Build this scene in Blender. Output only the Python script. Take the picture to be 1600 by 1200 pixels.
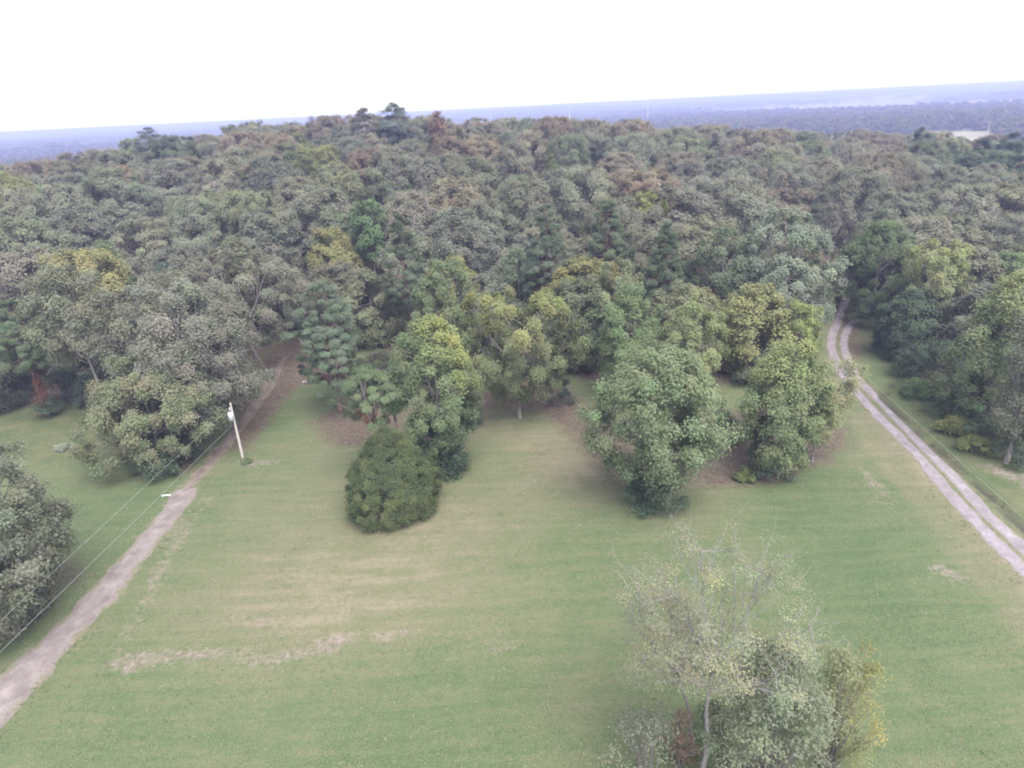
import bpy, math, random
import numpy as np
from mathutils import Matrix, Vector

for o in list(bpy.data.objects):
    bpy.data.objects.remove(o)
S = bpy.context.scene
COL = S.collection

# ------------------------------------------------------------------ camera
CAM_H = 38.0
PITCH = math.radians(23.35)
ROLL = 0.0500
FPX = 1000.0                                   # focal length in pixels of the 1600 px wide frame
F_ = np.array([0, math.cos(PITCH), -math.sin(PITCH)])
_r0 = np.array([1.0, 0, 0]); _u0 = np.array([0, math.sin(PITCH), math.cos(PITCH)])
R_ = math.cos(ROLL) * _r0 - math.sin(ROLL) * _u0
U_ = math.sin(ROLL) * _r0 + math.cos(ROLL) * _u0
CAM = np.array([0.0, 0.0, CAM_H])
cd = bpy.data.cameras.new('camera'); cam = bpy.data.objects.new('camera', cd); COL.objects.link(cam)
cd.sensor_width = 36; cd.lens = 36 * FPX / 1600; cd.clip_start = 0.5; cd.clip_end = 60000
M = Matrix(((R_[0], U_[0], -F_[0], 0), (R_[1], U_[1], -F_[1], 0), (R_[2], U_[2], -F_[2], CAM_H), (0, 0, 0, 1)))
cam.matrix_world = M
S.camera = cam

# ------------------------------------------------------------------ sky, sun, exposure
SUN_EL, SUN_ROT = math.radians(62), math.radians(150)
w = bpy.data.worlds.new('World'); S.world = w; w.use_nodes = True
nt = w.node_tree; nt.nodes.clear()
sky = nt.nodes.new('ShaderNodeTexSky'); sky.sky_type = 'NISHITA'; sky.sun_disc = False
sky.sun_elevation = SUN_EL; sky.sun_rotation = SUN_ROT
sky.air_density = 1.0; sky.dust_density = 1.0; sky.ozone_density = 1.0
hs = nt.nodes.new('ShaderNodeHueSaturation'); hs.inputs['Saturation'].default_value = 0.30
bg = nt.nodes.new('ShaderNodeBackground'); bg.inputs['Strength'].default_value = 0.145
wo = nt.nodes.new('ShaderNodeOutputWorld')
nt.links.new(sky.outputs[0], hs.inputs['Color']); nt.links.new(hs.outputs[0], bg.inputs[0]); nt.links.new(bg.outputs[0], wo.inputs[0])
sd = bpy.data.lights.new('sun', 'SUN'); sd.energy = 1.5; sd.angle = math.radians(45); sd.color = (1.0, 0.96, 0.90)
sun = bpy.data.objects.new('sun', sd); COL.objects.link(sun)
_sd = Vector((math.sin(SUN_ROT) * math.cos(SUN_EL), math.cos(SUN_ROT) * math.cos(SUN_EL), math.sin(SUN_EL)))
sun.rotation_euler = _sd.to_track_quat('Z', 'Y').to_euler(); sun.location = (0, 0, 200)
vs = S.view_settings
vs.view_transform = 'Standard'; vs.look = 'None'; vs.gamma = 1; vs.use_curve_mapping = False
vs.exposure = 1.88
S.render.film_transparent = False
cy = S.cycles
cy.max_bounces = 7; cy.diffuse_bounces = 5; cy.glossy_bounces = 1; cy.transmission_bounces = 5; cy.volume_bounces = 0
cy.transparent_max_bounces = 4; cy.use_denoising = True; cy.filter_width = 1.9
try:
    cy.denoiser = 'OPENIMAGEDENOISE'; cy.denoising_input_passes = 'RGB_ALBEDO_NORMAL'
except Exception:
    pass
cy.sample_clamp_indirect = 4.0

# ------------------------------------------------------------------ numbers
def vnoise(x, y, s=0):
    x = np.asarray(x, float); y = np.asarray(y, float)
    xi = np.floor(x).astype(np.int64); yi = np.floor(y).astype(np.int64)
    fx = x - xi; fy = y - yi
    fx = fx * fx * (3 - 2 * fx); fy = fy * fy * (3 - 2 * fy)
    def h(a, b):
        n = (a * 374761393 + b * 668265263 + s * 974711) & 0xffffffff
        n = ((n ^ (n >> 13)) * 1274126177) & 0xffffffff
        return ((n ^ (n >> 16)) & 0xffff) / 65535.0
    return (h(xi, yi) * (1 - fx) + h(xi + 1, yi) * fx) * (1 - fy) + (h(xi, yi + 1) * (1 - fx) + h(xi + 1, yi + 1) * fx) * fy

def fbm(x, y, s=0, o=4):
    v = 0; a = 0.5; t = 0
    for k in range(o):
        v = v + a * vnoise(np.asarray(x) * 2 ** k, np.asarray(y) * 2 ** k, s + k); t += a; a *= .5
    return v / t

def sstep(a, b, x):
    t = np.clip((np.asarray(x, float) - a) / (b - a), 0, 1)
    return t * t * (3 - 2 * t)

def terrain0(x, y):
    x = np.asarray(x, float); y = np.asarray(y, float)
    sg = np.where(x < -70, 125.0, 185.0)
    hill = 20.4 * np.exp(-((x + 70) / sg) ** 2) * sstep(85, 245, y)
    r = np.sqrt(x * x + y * y)
    back = sstep(285, 520, y)
    side = sstep(150, 420, np.abs(x))
    z = hill * (1 - back) - 13 * np.maximum(back, side * 0.8)
    far = sstep(2500, 7000, r)
    z = z + far * (fbm(x / 1900 + 3, y / 1900, 5, 3) - .35) * 70 * (0.4 + np.exp(-((x / np.maximum(y, 1) - 0.05) / .45) ** 2)) * (y > 0)
    z = z + (fbm(x / 38, y / 38, 11, 3) - .5) * 1.1 * sstep(10, 40, r) * (1 - sstep(700, 1500, r))
    return z

def ray(px, py):
    return F_ + (px - 800) / FPX * R_ - (py - 600) / FPX * U_

def seg_dist(x, y, pts):
    d = np.full(np.shape(x), 1e9)
    for (a, b) in zip(pts[:-1], pts[1:]):
        ax, ay = a[0], a[1]; bx, by = b[0] - ax, b[1] - ay
        t = np.clip(((x - ax) * bx + (y - ay) * by) / (bx * bx + by * by + 1e-9), 0, 1)
        d = np.minimum(d, np.hypot(x - ax - t * bx, y - ay - t * by))
    return d

def at0(px, py, fn):
    d = ray(px, py); t = 5.0
    last = t
    while t < 9000:
        p = CAM + d * t
        if p[2] < fn(p[0], p[1]):
            lo, hi = last, t
            for _ in range(30):
                m = (lo + hi) / 2; p = CAM + d * m
                if p[2] < fn(p[0], p[1]): hi = m
                else: lo = m
            return CAM + d * hi
        last = t; t *= 1.02
    return CAM + d * t

DITCH = [at0(a, b, terrain0)[:2] for a, b in ((1395, 600), (1378, 620), (1420, 660), (1470, 706), (1520, 748), (1570, 795), (1625, 845), (1700, 910))]
def terrain(x, y):
    z = terrain0(x, y)
    x = np.asarray(x, float); y = np.asarray(y, float)
    d = seg_dist(x, y, DITCH)
    return z - 0.42 * np.exp(-(d / 0.55) ** 2)

def at(px, py): return at0(px, py, terrain)
def project(p):
    v = np.asarray(p, float) - CAM
    w_ = v @ F_
    return 800 + FPX * (v @ R_) / w_, 600 - FPX * (v @ U_) / w_, w_
def topspec(px, ty, dist):
    """Point at forward distance dist on the ray through (px, ty) and the ground below it: base, height."""
    d = ray(px, ty); p = CAM + d * (dist / d[1])
    z = float(terrain(p[0], p[1]))
    return np.array([p[0], p[1], z]), p[2] - z
def basespec(bx, by, ty):
    b = at(bx, by); lo, hi = 0.2, 60
    for _ in range(40):
        m = (lo + hi) / 2
        if project(b + [0, 0, m])[1] > ty: lo = m
        else: hi = m
    return b, lo
def depth(p): return float((np.asarray(p) - CAM) @ F_)

# ------------------------------------------------------------------ objects
def mesh(name, V, Q, mat, tint=None, smooth=False, T=None):
    me = bpy.data.meshes.new(name)
    V = np.asarray(V, np.float32).reshape(-1, 3); Q = np.asarray(Q, np.int32).reshape(-1, 4)
    nT = 0 if T is None else len(T)
    me.vertices.add(len(V)); me.vertices.foreach_set('co', V.ravel())
    loops = Q.ravel()
    starts = np.arange(len(Q)) * 4
    if nT:
        T = np.asarray(T, np.int32).reshape(-1, 3)
        starts = np.concatenate([starts, len(loops) + np.arange(nT) * 3]); loops = np.concatenate([loops, T.ravel()])
    me.loops.add(len(loops)); me.loops.foreach_set('vertex_index', loops.astype(np.int32))
    me.polygons.add(len(starts)); me.polygons.foreach_set('loop_start', starts.astype(np.int32))
    me.polygons.foreach_set('use_smooth', np.full(len(starts), smooth))
    if tint is not None:
        a = me.attributes.new('tint', 'FLOAT_COLOR', 'POINT')
        c = np.ones((len(V), 4), np.float32); c[:, :3] = tint
        a.data.foreach_set('color', c.ravel())
    me.materials.append(mat)
    me.update(calc_edges=True); me.validate()
    return me
def muted(c):
    l = .3 * c[0] + .6 * c[1] + .1 * c[2]
    return (1.0 * (l + (c[0] - l) * .80), 1.0 * (l + (c[1] - l) * .80), l + (c[2] - l) * .92)
def link(name, me, parent=None, loc=(0, 0, 0), color=None):
    o = bpy.data.objects.new(name, me); COL.objects.link(o)
    o.location = loc
    if parent: o.parent = parent
    if color is not None: o.color = (*muted(color), 1)
    return o
def tag(o, label=None, cat=None, group=None, kind=None):
    if label: o['label'] = label
    if cat: o['category'] = cat
    if group: o['group'] = group
    if kind: o['kind'] = kind
    return o
def thing(name, label, cat, loc, group=None):
    o = bpy.data.objects.new(name, None); COL.objects.link(o); o.location = [float(v) for v in loc]
    o.empty_display_size = 0.5
    return tag(o, label, cat, group)

# ------------------------------------------------------------------ materials
def mat(name):
    m = bpy.data.materials.new(name); m.use_nodes = True; m.node_tree.nodes.clear()
    return m, m.node_tree
def N(t, typ, **kw):
    n = t.nodes.new(typ)
    for k, v in kw.items(): setattr(n, k, v)
    return n
def noise(t, scale, detail=4, rough=.55, vec=None, dist=0):
    n = N(t, 'ShaderNodeTexNoise'); n.inputs['Scale'].default_value = scale; n.inputs['Detail'].default_value = detail
    n.inputs['Roughness'].default_value = rough; n.inputs['Distortion'].default_value = dist
    if vec is not None: t.links.new(vec, n.inputs['Vector'])
    return n.outputs['Fac']
def ramp(t, fac, stops):
    r = N(t, 'ShaderNodeValToRGB'); e = r.color_ramp.elements
    while len(e) < len(stops): e.new(0.5)
    for k, (p, c) in enumerate(stops):
        e[k].position = p; e[k].color = (*c, 1) if len(c) == 3 else c
    t.links.new(fac, r.inputs[0]); return r.outputs[0]
def mixc(t, fac, a, b, mode='MIX'):
    m = N(t, 'ShaderNodeMix', data_type='RGBA', blend_type=mode)
    for s, v in ((m.inputs[0], fac), (m.inputs[6], a), (m.inputs[7], b)):
        if isinstance(v, bpy.types.NodeSocket): t.links.new(v, s)
        elif isinstance(v, (int, float)): s.default_value = v
        else: s.default_value = (*v, 1)
    return m.outputs[2]
def mth(t, op, a, b=None, c=None, clamp=False):
    m = N(t, 'ShaderNodeMath', operation=op); m.use_clamp = clamp
    for s, v in zip(m.inputs, (a, b, c)):
        if v is None: continue
        if isinstance(v, bpy.types.NodeSocket): t.links.new(v, s)
        else: s.default_value = v
    return m.outputs[0]
def attr(t, name):
    a = N(t, 'ShaderNodeAttribute', attribute_name=name); return a
def out_diffuse(t, color, rough=.8, bump=None, bdist=.05, bstr=.5):
    d = N(t, 'ShaderNodeBsdfPrincipled'); d.inputs['Roughness'].default_value = rough
    d.inputs['Specular IOR Level'].default_value = .25
    if isinstance(color, bpy.types.NodeSocket): t.links.new(color, d.inputs['Base Color'])
    else: d.inputs['Base Color'].default_value = (*color, 1)
    if bump is not None:
        b = N(t, 'ShaderNodeBump'); b.inputs['Distance'].default_value = bdist; b.inputs['Strength'].default_value = bstr
        t.links.new(bump, b.inputs['Height']); t.links.new(b.outputs[0], d.inputs['Normal'])
    o = N(t, 'ShaderNodeOutputMaterial'); t.links.new(d.outputs[0], o.inputs[0]); return d

# leaves: the tree's own colour (object colour) times the leaf's own tint
M_LEAF, t = mat('foliage')
oi = N(t, 'ShaderNodeObjectInfo'); c = mixc(t, 1.0, oi.outputs['Color'], attr(t, 'tint').outputs['Color'], 'MULTIPLY')
df = N(t, 'ShaderNodeBsdfDiffuse'); tr = N(t, 'ShaderNodeBsdfTranslucent'); mx = N(t, 'ShaderNodeAddShader')
t.links.new(c, df.inputs[0]); t.links.new(mixc(t, 1.0, c, (.85, .85, .66), 'MULTIPLY'), tr.inputs[0]); t.links.new(df.outputs[0], mx.inputs[0]); t.links.new(tr.outputs[0], mx.inputs[1])
o_ = N(t, 'ShaderNodeOutputMaterial'); t.links.new(mx.outputs[0], o_.inputs[0])

M_MASS, t = mat('massed_foliage')
ia = N(t, 'ShaderNodeAttribute', attribute_name='treecol'); ia.attribute_type = 'INSTANCER'
c = mixc(t, 1.0, ia.outputs['Color'], attr(t, 'tint').outputs['Color'], 'MULTIPLY')
df = N(t, 'ShaderNodeBsdfDiffuse'); tr = N(t, 'ShaderNodeBsdfTranslucent'); mx = N(t, 'ShaderNodeAddShader')
t.links.new(c, df.inputs[0]); t.links.new(mixc(t, 1.0, c, (.85, .85, .66), 'MULTIPLY'), tr.inputs[0]); t.links.new(df.outputs[0], mx.inputs[0]); t.links.new(tr.outputs[0], mx.inputs[1])
o_ = N(t, 'ShaderNodeOutputMaterial'); t.links.new(mx.outputs[0], o_.inputs[0])

def simple(name, stops, scale, detail=5, rough=.85, bump=None, vecscale=None):
    m, t = mat(name)
    tc = N(t, 'ShaderNodeTexCoord'); v = tc.outputs['Object']
    if vecscale:
        mp = N(t, 'ShaderNodeMapping'); mp.inputs['Scale'].default_value = vecscale; t.links.new(v, mp.inputs[0]); v = mp.outputs[0]
    f = noise(t, scale, detail, .6, v)
    out_diffuse(t, ramp(t, f, stops), rough, f if bump else None, bump or .05)
    return m
M_BARK = simple('bark', [(.3, (.10, .085, .08)), (.7, (.30, .265, .25))], 3, bump=.03, vecscale=(3, 3, .6))
M_PALEBARK = simple('pale_bark', [(.3, (.16, .145, .14)), (.7, (.31, .28, .27))], 3, bump=.02, vecscale=(3, 3, .6))
M_PINEBARK = simple('pine_bark', [(.3, (.10, .065, .055)), (.7, (.30, .20, .17))], 4, bump=.03, vecscale=(2, 2, .6))
M_POLE = simple('weathered_pole_wood', [(.3, (.34, .30, .27)), (.7, (.58, .53, .48))], 4, vecscale=(6, 6, .4))
M_METAL = simple('grey_painted_metal', [(.3, (.50, .52, .56)), (.7, (.62, .64, .68))], 2, rough=.45)
M_PORC = simple('brown_porcelain', [(.3, (.20, .12, .10)), (.7, (.28, .17, .14))], 5, rough=.25)
M_WIRE = simple('cable', [(.3, (.22, .23, .22)), (.7, (.32, .33, .31))], 2, rough=.5)
M_WHITE = simple('white_paint', [(.3, (.60, .60, .60)), (.7, (.72, .72, .72))], 2, rough=.5)
M_STONE = simple('pale_stone', [(.3, (.28, .23, .23)), (.7, (.46, .39, .39))], 4, bump=.03)
M_ROOF = simple('roof_sheet', [(.3, (.30, .29, .30)), (.7, (.42, .41, .42))], 2, rough=.5)
M_HAY = simple('dry_field', [(.3, (.19, .165, .095)), (.7, (.27, .235, .15))], .03)

# ground
M_GROUND, t = mat('meadow_ground')
geo = N(t, 'ShaderNodeNewGeometry'); P = geo.outputs['Position']
mpm = N(t, 'ShaderNodeMapping'); mpm.inputs['Rotation'].default_value = (0, 0, math.radians(-14)); mpm.inputs['Scale'].default_value = (.11, 1.0, 1)
t.links.new(P, mpm.inputs[0]); STREAK = mpm.outputs[0]
n1 = noise(t, .045, 5, .6, P); n2 = noise(t, .35, 5, .65, P); n3 = noise(t, 2.2, 5, .7, P); n4 = noise(t, 1.1, 5, .7, STREAK); n5 = noise(t, 9.0, 3, .7, P)
dry = attr(t, 'dry').outputs['Fac']; litter = attr(t, 'litter').outputs['Fac']; bare = attr(t, 'bare').outputs['Fac']; ditch_dark = attr(t, 'ditch').outputs['Fac']; farw = attr(t, 'farw').outputs['Fac']; rough_ = attr(t, 'rough').outputs['Fac']
g = mth(t, 'ADD', mth(t, 'MULTIPLY', n1, .55), mth(t, 'MULTIPLY', n2, .40)); g = mth(t, 'ADD', g, mth(t, 'MULTIPLY', n4, .85)); g = mth(t, 'ADD', g, mth(t, 'MULTIPLY', n3, .52))
g = mth(t, 'ADD', g, mth(t, 'MULTIPLY', mth(t, 'SUBTRACT', dry, .5), .55))
g = mth(t, 'MULTIPLY', mth(t, 'SUBTRACT', g, 1.21), .49); g = mth(t, 'ADD', g, .488)
grass = ramp(t, g, [(.33, (.060, .092, .040)), (.43, (.084, .110, .050)), (.52, (.112, .122, .064)), (.62, (.142, .134, .080)), (.72, (.195, .165, .115))])
grass = mixc(t, mth(t, 'MULTIPLY', mth(t, 'SUBTRACT', n5, .5), 1.8, clamp=True), grass, (.20, .20, .10))
grass = mixc(t, mth(t, 'MULTIPLY', mth(t, 'SUBTRACT', .5, n5), 1.9, clamp=True), grass, (.035, .055, .02))
grass = mixc(t, mth(t, 'MULTIPLY', rough_, .6), grass, ramp(t, n2, [(.35, (.05, .075, .03)), (.65, (.13, .12, .06))]))
soil = ramp(t, n3, [(.3, (.14, .105, .09)), (.5, (.21, .16, .145)), (.7, (.30, .24, .225))])
fb = mth(t, 'ADD', bare, mth(t, 'MULTIPLY', mth(t, 'SUBTRACT', n3, .5), 1.5)); fb = mth(t, 'ADD', fb, mth(t, 'MULTIPLY', mth(t, 'SUBTRACT', n2, .5), 1.1))
fb = mth(t, 'MULTIPLY', mth(t, 'MULTIPLY', mth(t, 'SUBTRACT', fb, .50), 1.7, clamp=True), .72)
colr = mixc(t, fb, grass, soil)
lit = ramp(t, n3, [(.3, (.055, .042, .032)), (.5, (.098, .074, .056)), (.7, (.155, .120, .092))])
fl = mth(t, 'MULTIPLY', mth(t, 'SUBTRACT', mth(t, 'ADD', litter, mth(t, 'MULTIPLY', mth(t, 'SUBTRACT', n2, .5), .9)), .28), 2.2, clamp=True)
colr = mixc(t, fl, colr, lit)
colr = mixc(t, mth(t, 'MULTIPLY', ditch_dark, .85, clamp=True), colr, (.045, .036, .03))  # ground turns dark brown along the ditch line
colr = mixc(t, farw, colr, ramp(t, noise(t, .006, 4, .55, P), [(.35, (.05, .065, .03)), (.5, (.11, .12, .06)), (.65, (.21, .19, .11))]))
bh = mth(t, 'ADD', mth(t, 'MULTIPLY', n3, .5), n5)
out_diffuse(t, colr, .95, bh, .09, .6)

def gravel_mat(name, a, b, c, grassy=0.0):
    m, t = mat(name)
    geo = N(t, 'ShaderNodeNewGeometry'); P = geo.outputs['Position']
    n1 = noise(t, .7, 5, .65, P); n2 = noise(t, 7, 4, .75, P); u = attr(t, 'u').outputs['Fac']
    f = mth(t, 'ADD', mth(t, 'MULTIPLY', n1, .6), mth(t, 'MULTIPLY', n2, .4))
    col = ramp(t, f, [(.36, a), (.5, b), (.62, c)])
    # weeds creeping in from the verge
    e = mth(t, 'ADD', mth(t, 'MULTIPLY', u, .9), mth(t, 'MULTIPLY', mth(t, 'SUBTRACT', n1, .5), 1.8))
    e = mth(t, 'MULTIPLY', mth(t, 'SUBTRACT', e, .55 - grassy), 3.5, clamp=True)
    col = mixc(t, e, col, ramp(t, n2, [(.35, (.10, .10, .055)), (.65, (.20, .17, .12))]))
    out_diffuse(t, col, .95, n2, .04, .6)
    return m
M_GRAVEL = gravel_mat('pale_gravel', (.130, .106, .096), (.188, .156, .148), (.265, .225, .22))
M_TRACK = gravel_mat('white_gravel', (.150, .126, .130), (.215, .185, .198), (.30, .265, .29))
M_DIRT = gravel_mat('packed_dirt', (.10, .075, .064), (.15, .115, .10), (.22, .178, .16), .12)

# ------------------------------------------------------------------ ground sheet
def axis(lo, hi, step, far, mid=None):
    a = list(np.arange(lo, hi + 1e-6, step))
    s = step; v = hi
    while v < far:
        s = min(s * 1.14, v * .22 + 1); v += s; a.append(v)
    s = step; v = lo; b = []
    while v > -far:
        s = min(s * 1.14, abs(v) * .22 + 1.5); v -= s; b.append(v)
    return np.array(b[::-1] + a)
FAR = 12000
xs = axis(-72, 92, .75, FAR); ys = axis(14, 128, .75, FAR)
X, Y = np.meshgrid(xs, ys)
Z = terrain(X, Y)
nx, ny = len(xs), len(ys)
idx = np.arange(nx * ny).reshape(ny, nx)
Qg = np.stack([idx[:-1, :-1], idx[:-1, 1:], idx[1:, 1:], idx[1:, :-1]], -1).reshape(-1, 4)
gm = mesh('ground', np.stack([X, Y, Z], -1).reshape(-1, 3), Qg, M_GROUND, smooth=True)

def inpoly(x, y, poly):
    x = np.asarray(x, float); y = np.asarray(y, float)
    r = np.zeros(np.shape(x), bool); n = len(poly)
    for i in range(n):
        x1, y1 = poly[i][:2]; x2, y2 = poly[(i + 1) % n][:2]
        c = ((y1 > y) != (y2 > y)) & (x < (x2 - x1) * (y - y1) / (y2 - y1 + 1e-12) + x1)
        r ^= c
    return r
def polysd(x, y, poly):
    d = seg_dist(x, y, list(poly) + [poly[0]])
    return np.where(inpoly(x, y, poly), d, -d)
def W(*pts): return [at(a, b)[:2] for a, b in pts]

FOREST = W((-260, 700), (-120, 672), (0, 640), (130, 628), (215, 655), (300, 630), (370, 590), (425, 540), (470, 520), (560, 528), (640, 560), (740, 560), (850, 560), (930, 600), (1010, 590), (1090, 600), (1180, 600), (1235, 560), (1275, 500), (1300, 455), (1345, 452), (1372, 500), (1400, 560), (1450, 600), (1520, 640), (1590, 690), (1680, 740), (1850, 860))
FOREST += [np.array(p) for p in ((230, 20), (330, 150), (238, 255), (120, 372), (-40, 410), (-330, 400), (-420, 120), (-180, 20))]
LITTER_PATCH = [W((350, 705), (372, 640), (392, 596), (415, 545), (470, 520), (560, 545), (520, 585), (470, 600), (438, 632), (415, 665), (385, 700)),
                W((480, 660), (530, 700), (620, 690), (640, 640), (560, 620)),
                W((700, 660), (735, 615), (800, 600), (870, 590), (930, 640), (985, 700), (1000, 765), (960, 755), (900, 690), (850, 645), (780, 640)),
                W((1060, 730), (1090, 760), (1200, 755), (1290, 720), (1330, 690), (1310, 650), (1150, 640)),
                W((1320, 560), (1355, 560), (1345, 500), (1322, 480), (1300, 480)),
                W((130, 640), (220, 720), (210, 745), (300, 735), (320, 690), (220, 620)),
                W((-40, 1000), (20, 1000), (60, 960), (130, 900), (100, 850), (-60, 860))]
x_, y_ = X.ravel(), Y.ravel()
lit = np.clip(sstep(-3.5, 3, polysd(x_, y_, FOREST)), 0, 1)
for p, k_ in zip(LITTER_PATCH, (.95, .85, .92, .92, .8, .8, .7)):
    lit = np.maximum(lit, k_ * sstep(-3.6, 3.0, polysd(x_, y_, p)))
ROAD_PX = [(-190, 1300), (-90, 1188), (-15, 1112), (45, 1050), (113, 975), (152, 940), (190, 890), (236, 840), (278, 790), (293, 764)]
ROAD_C = W(*ROAD_PX)
PATH_C = W((288, 768), (312, 742), (345, 705), (375, 666), (402, 630), (430, 585), (446, 556))
TL = W((1322, 466), (1311, 497), (1301, 520), (1298, 540), (1306, 568), (1322, 594), (1370, 648), (1427, 704), (1483, 770), (1540, 832), (1597, 889), (1680, 970), (1800, 1090))
TR = W((1352, 488), (1332, 504), (1321, 520), (1318, 540), (1326, 566), (1344, 597), (1384, 636), (1435, 690), (1483, 738), (1540, 801), (1597, 855), (1680, 932), (1800, 1045))
wob = fbm(x_ / 3, y_ / 3, 21)
bare = np.zeros_like(x_)
for pts, wd, st in (([(170, 1035), (240, 1028), (330, 1022), (420, 1025), (520, 1005)], .8, .92), ([(180, 1010), (210, 1040)], .6, .85), ([(330, 1032), (420, 1036), (470, 1022)], .45, .85), ([(400, 1030), (540, 1000), (640, 990)], .5, .75), ([(370, 965), (410, 975)], .6, .7),
                    ([(1470, 890), (1500, 905)], .8, .8), ([(1350, 735), (1375, 765), (1400, 790)], 1.0, .7), ([(1560, 735), (1600, 748), (1650, 780)], 1.6, .9),
                    ([(205, 975), (235, 925), (262, 870), (290, 830), (330, 780)], .9, .72), ([(200, 985), (215, 960)], 1.0, .85), ([(440, 720), (400, 725), (380, 720)], 1.0, .75), ([(500, 790), (540, 780)], 1.2, .6),
                    ([(820, 760), (860, 740)], 1.5, .55), ([(1130, 750), (1180, 745)], 1.2, .7), ([(620, 1040), (740, 1025), (800, 1010)], .35, .7), ([(800, 1065), (870, 1050)], .35, .6), ([(560, 1165), (400, 1180)], .4, .5),
                    ([(640, 740), (700, 760), (740, 735)], 1.0, .5), ([(1000, 960), (1090, 950)], .5, .4), ([(460, 600), (520, 590)], 1.2, .8)):
    bare = np.maximum(bare, st * 1.0 * sstep(wd * 2.2, wd * .0, seg_dist(x_, y_, W(*pts)) + (wob - .5) * 1.6))
dR = seg_dist(x_, y_, ROAD_C); dP = seg_dist(x_, y_, PATH_C)
bare = np.maximum(bare, .72 * sstep(2.6, 1.0, dR + (wob - .5) * 1.5)); bare = np.maximum(bare, .72 * sstep(1.9, .7, dP + (wob - .5)))
dT = np.minimum(seg_dist(x_, y_, TL), seg_dist(x_, y_, TR))
bare = np.maximum(bare, .60 * sstep(1.5, .5, dT + (wob - .5)))
STRIP = W((1318, 640), (1340, 690), (1420, 790), (1520, 920), (1620, 1020), (1900, 1300), (1700, 960), (1597, 870), (1483, 760), (1370, 640))
dry = .58 + .40 * sstep(-.5, .8, polysd(x_, y_, STRIP)) + .30 * sstep(3.0, .5, dT)
for (a, b, r, s) in ((560, 900, 9, .28), (400, 960, 8, .35), (700, 930, 9, .15), (1010, 800, 10, -.12), (1330, 880, 8, -.35), (1250, 780, 8, -.35), (430, 650, 5, -.4), (180, 800, 7, -.3), (560, 960, 7, .2), (860, 690, 9, .2), (130, 1150, 6, -.15), (600, 1150, 7, -.2), (950, 900, 9, -.05), (1450, 1050, 8, -.1), (880, 700, 8, .34), (930, 740, 6, .34), (760, 660, 7, .28), (720, 790, 7, .25), (520, 700, 6, .2), (1050, 800, 7, .2), (1120, 770, 5, .3), (500, 780, 6, .2), (630, 850, 8, .22), (300, 900, 7, .15), (800, 1130, 8, -.15), (330, 860, 6, -.1), (900, 770, 6, .1), (740, 830, 6, .15)):
    p = at(a, b); dry = dry + s * np.exp(-((x_ - p[0]) ** 2 + (y_ - p[1]) ** 2) / r ** 2)
rg = np.zeros_like(x_)
for p in (W((-60, 728), (90, 722), (215, 714), (215, 650), (0, 640), (-80, 640)), W((1390, 590), (1430, 650), (1520, 730), (1640, 830), (1700, 800), (1560, 690), (1450, 600))):
    rg = np.maximum(rg, sstep(-.6, .6, polysd(x_, y_, p)))
rr = np.hypot(x_, y_)
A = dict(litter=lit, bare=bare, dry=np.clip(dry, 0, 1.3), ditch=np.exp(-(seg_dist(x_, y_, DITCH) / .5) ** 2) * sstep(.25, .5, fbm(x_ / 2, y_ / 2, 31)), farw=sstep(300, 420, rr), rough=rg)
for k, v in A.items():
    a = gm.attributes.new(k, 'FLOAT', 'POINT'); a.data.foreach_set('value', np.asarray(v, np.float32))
tag(link('ground', gm), kind='structure')

# roads: crowned strips whose ragged edges run under the turf
def resample(pts, step):
    pts = np.array(pts, float); d = np.r_[0, np.cumsum(np.hypot(*(pts[1:] - pts[:-1]).T))]
    s = np.linspace(0, d[-1], max(4, int(d[-1] / step)))
    q = np.stack([np.interp(s, d, pts[:, 0]), np.interp(s, d, pts[:, 1])], 1)
    for _ in range(6): q[1:-1] = (q[:-2] + 2 * q[1:-1] + q[2:]) / 4
    return q, s
def strip(name, pts, width, mat_, seed, jag=.35, h=.07):
    q, s = resample(pts, .45)
    tg = np.gradient(q, axis=0); tg /= np.linalg.norm(tg, axis=1)[:, None]; nn = np.stack([tg[:, 1], -tg[:, 0]], 1)
    us = np.array([-1, -.8, -.55, -.25, 0, .25, .55, .8, 1])
    wd = np.interp(np.linspace(0, 1, len(q)), np.linspace(0, 1, len(width)), width) / 2
    V = []; Ua = []
    for k, u in enumerate(us):
        jl = 1 + (fbm(s / 1.6, np.full_like(s, seed + (u > 0) * 7.3), seed, 3) - .5) * 2 * jag
        off = u * wd * jl
        p = q + nn * off[:, None]
        z = terrain(p[:, 0], p[:, 1]) + h * (1 - abs(u) ** 3) - .025 + (fbm(p[:, 0] / .8, p[:, 1] / .8, seed + 3, 2) - .5) * .035
        V.append(np.c_[p, z]); Ua.append(np.full(len(q), abs(u)))
    V = np.stack(V, 1); n, k = V.shape[:2]; i = np.arange(n * k).reshape(n, k)
    Q = np.stack([i[:-1, :-1], i[:-1, 1:], i[1:, 1:], i[1:, :-1]], -1).reshape(-1, 4)
    me = mesh(name, V.reshape(-1, 3), Q, mat_, smooth=True)
    a = me.attributes.new('u', 'FLOAT', 'POINT'); a.data.foreach_set('value', np.stack(Ua, 1).ravel().astype(np.float32))
    o = link(name, me); tag(o, kind='structure'); return o
tag(strip('gravel_road', ROAD_C, [5.6, 5.2, 4.8, 4.2, 3.6, 3.4, 3.3, 3.2, 3.3, 3.0], M_GRAVEL, 1, .34), 'pale lilac gravel drive running up beside the wires on the left')
tag(strip('dirt_path', PATH_C, [1.5, 1.8, 2.0, 2.2, 2.3, 1.6, .4], M_DIRT, 2, .5), 'brown dirt path climbing past the utility pole into the wood')
tag(strip('gravel_track', TL, [1.6, 1.6, 1.6, 1.7, 1.7], M_TRACK, 3, .25), 'left wheel track of the two white gravel tracks on the right')
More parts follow.
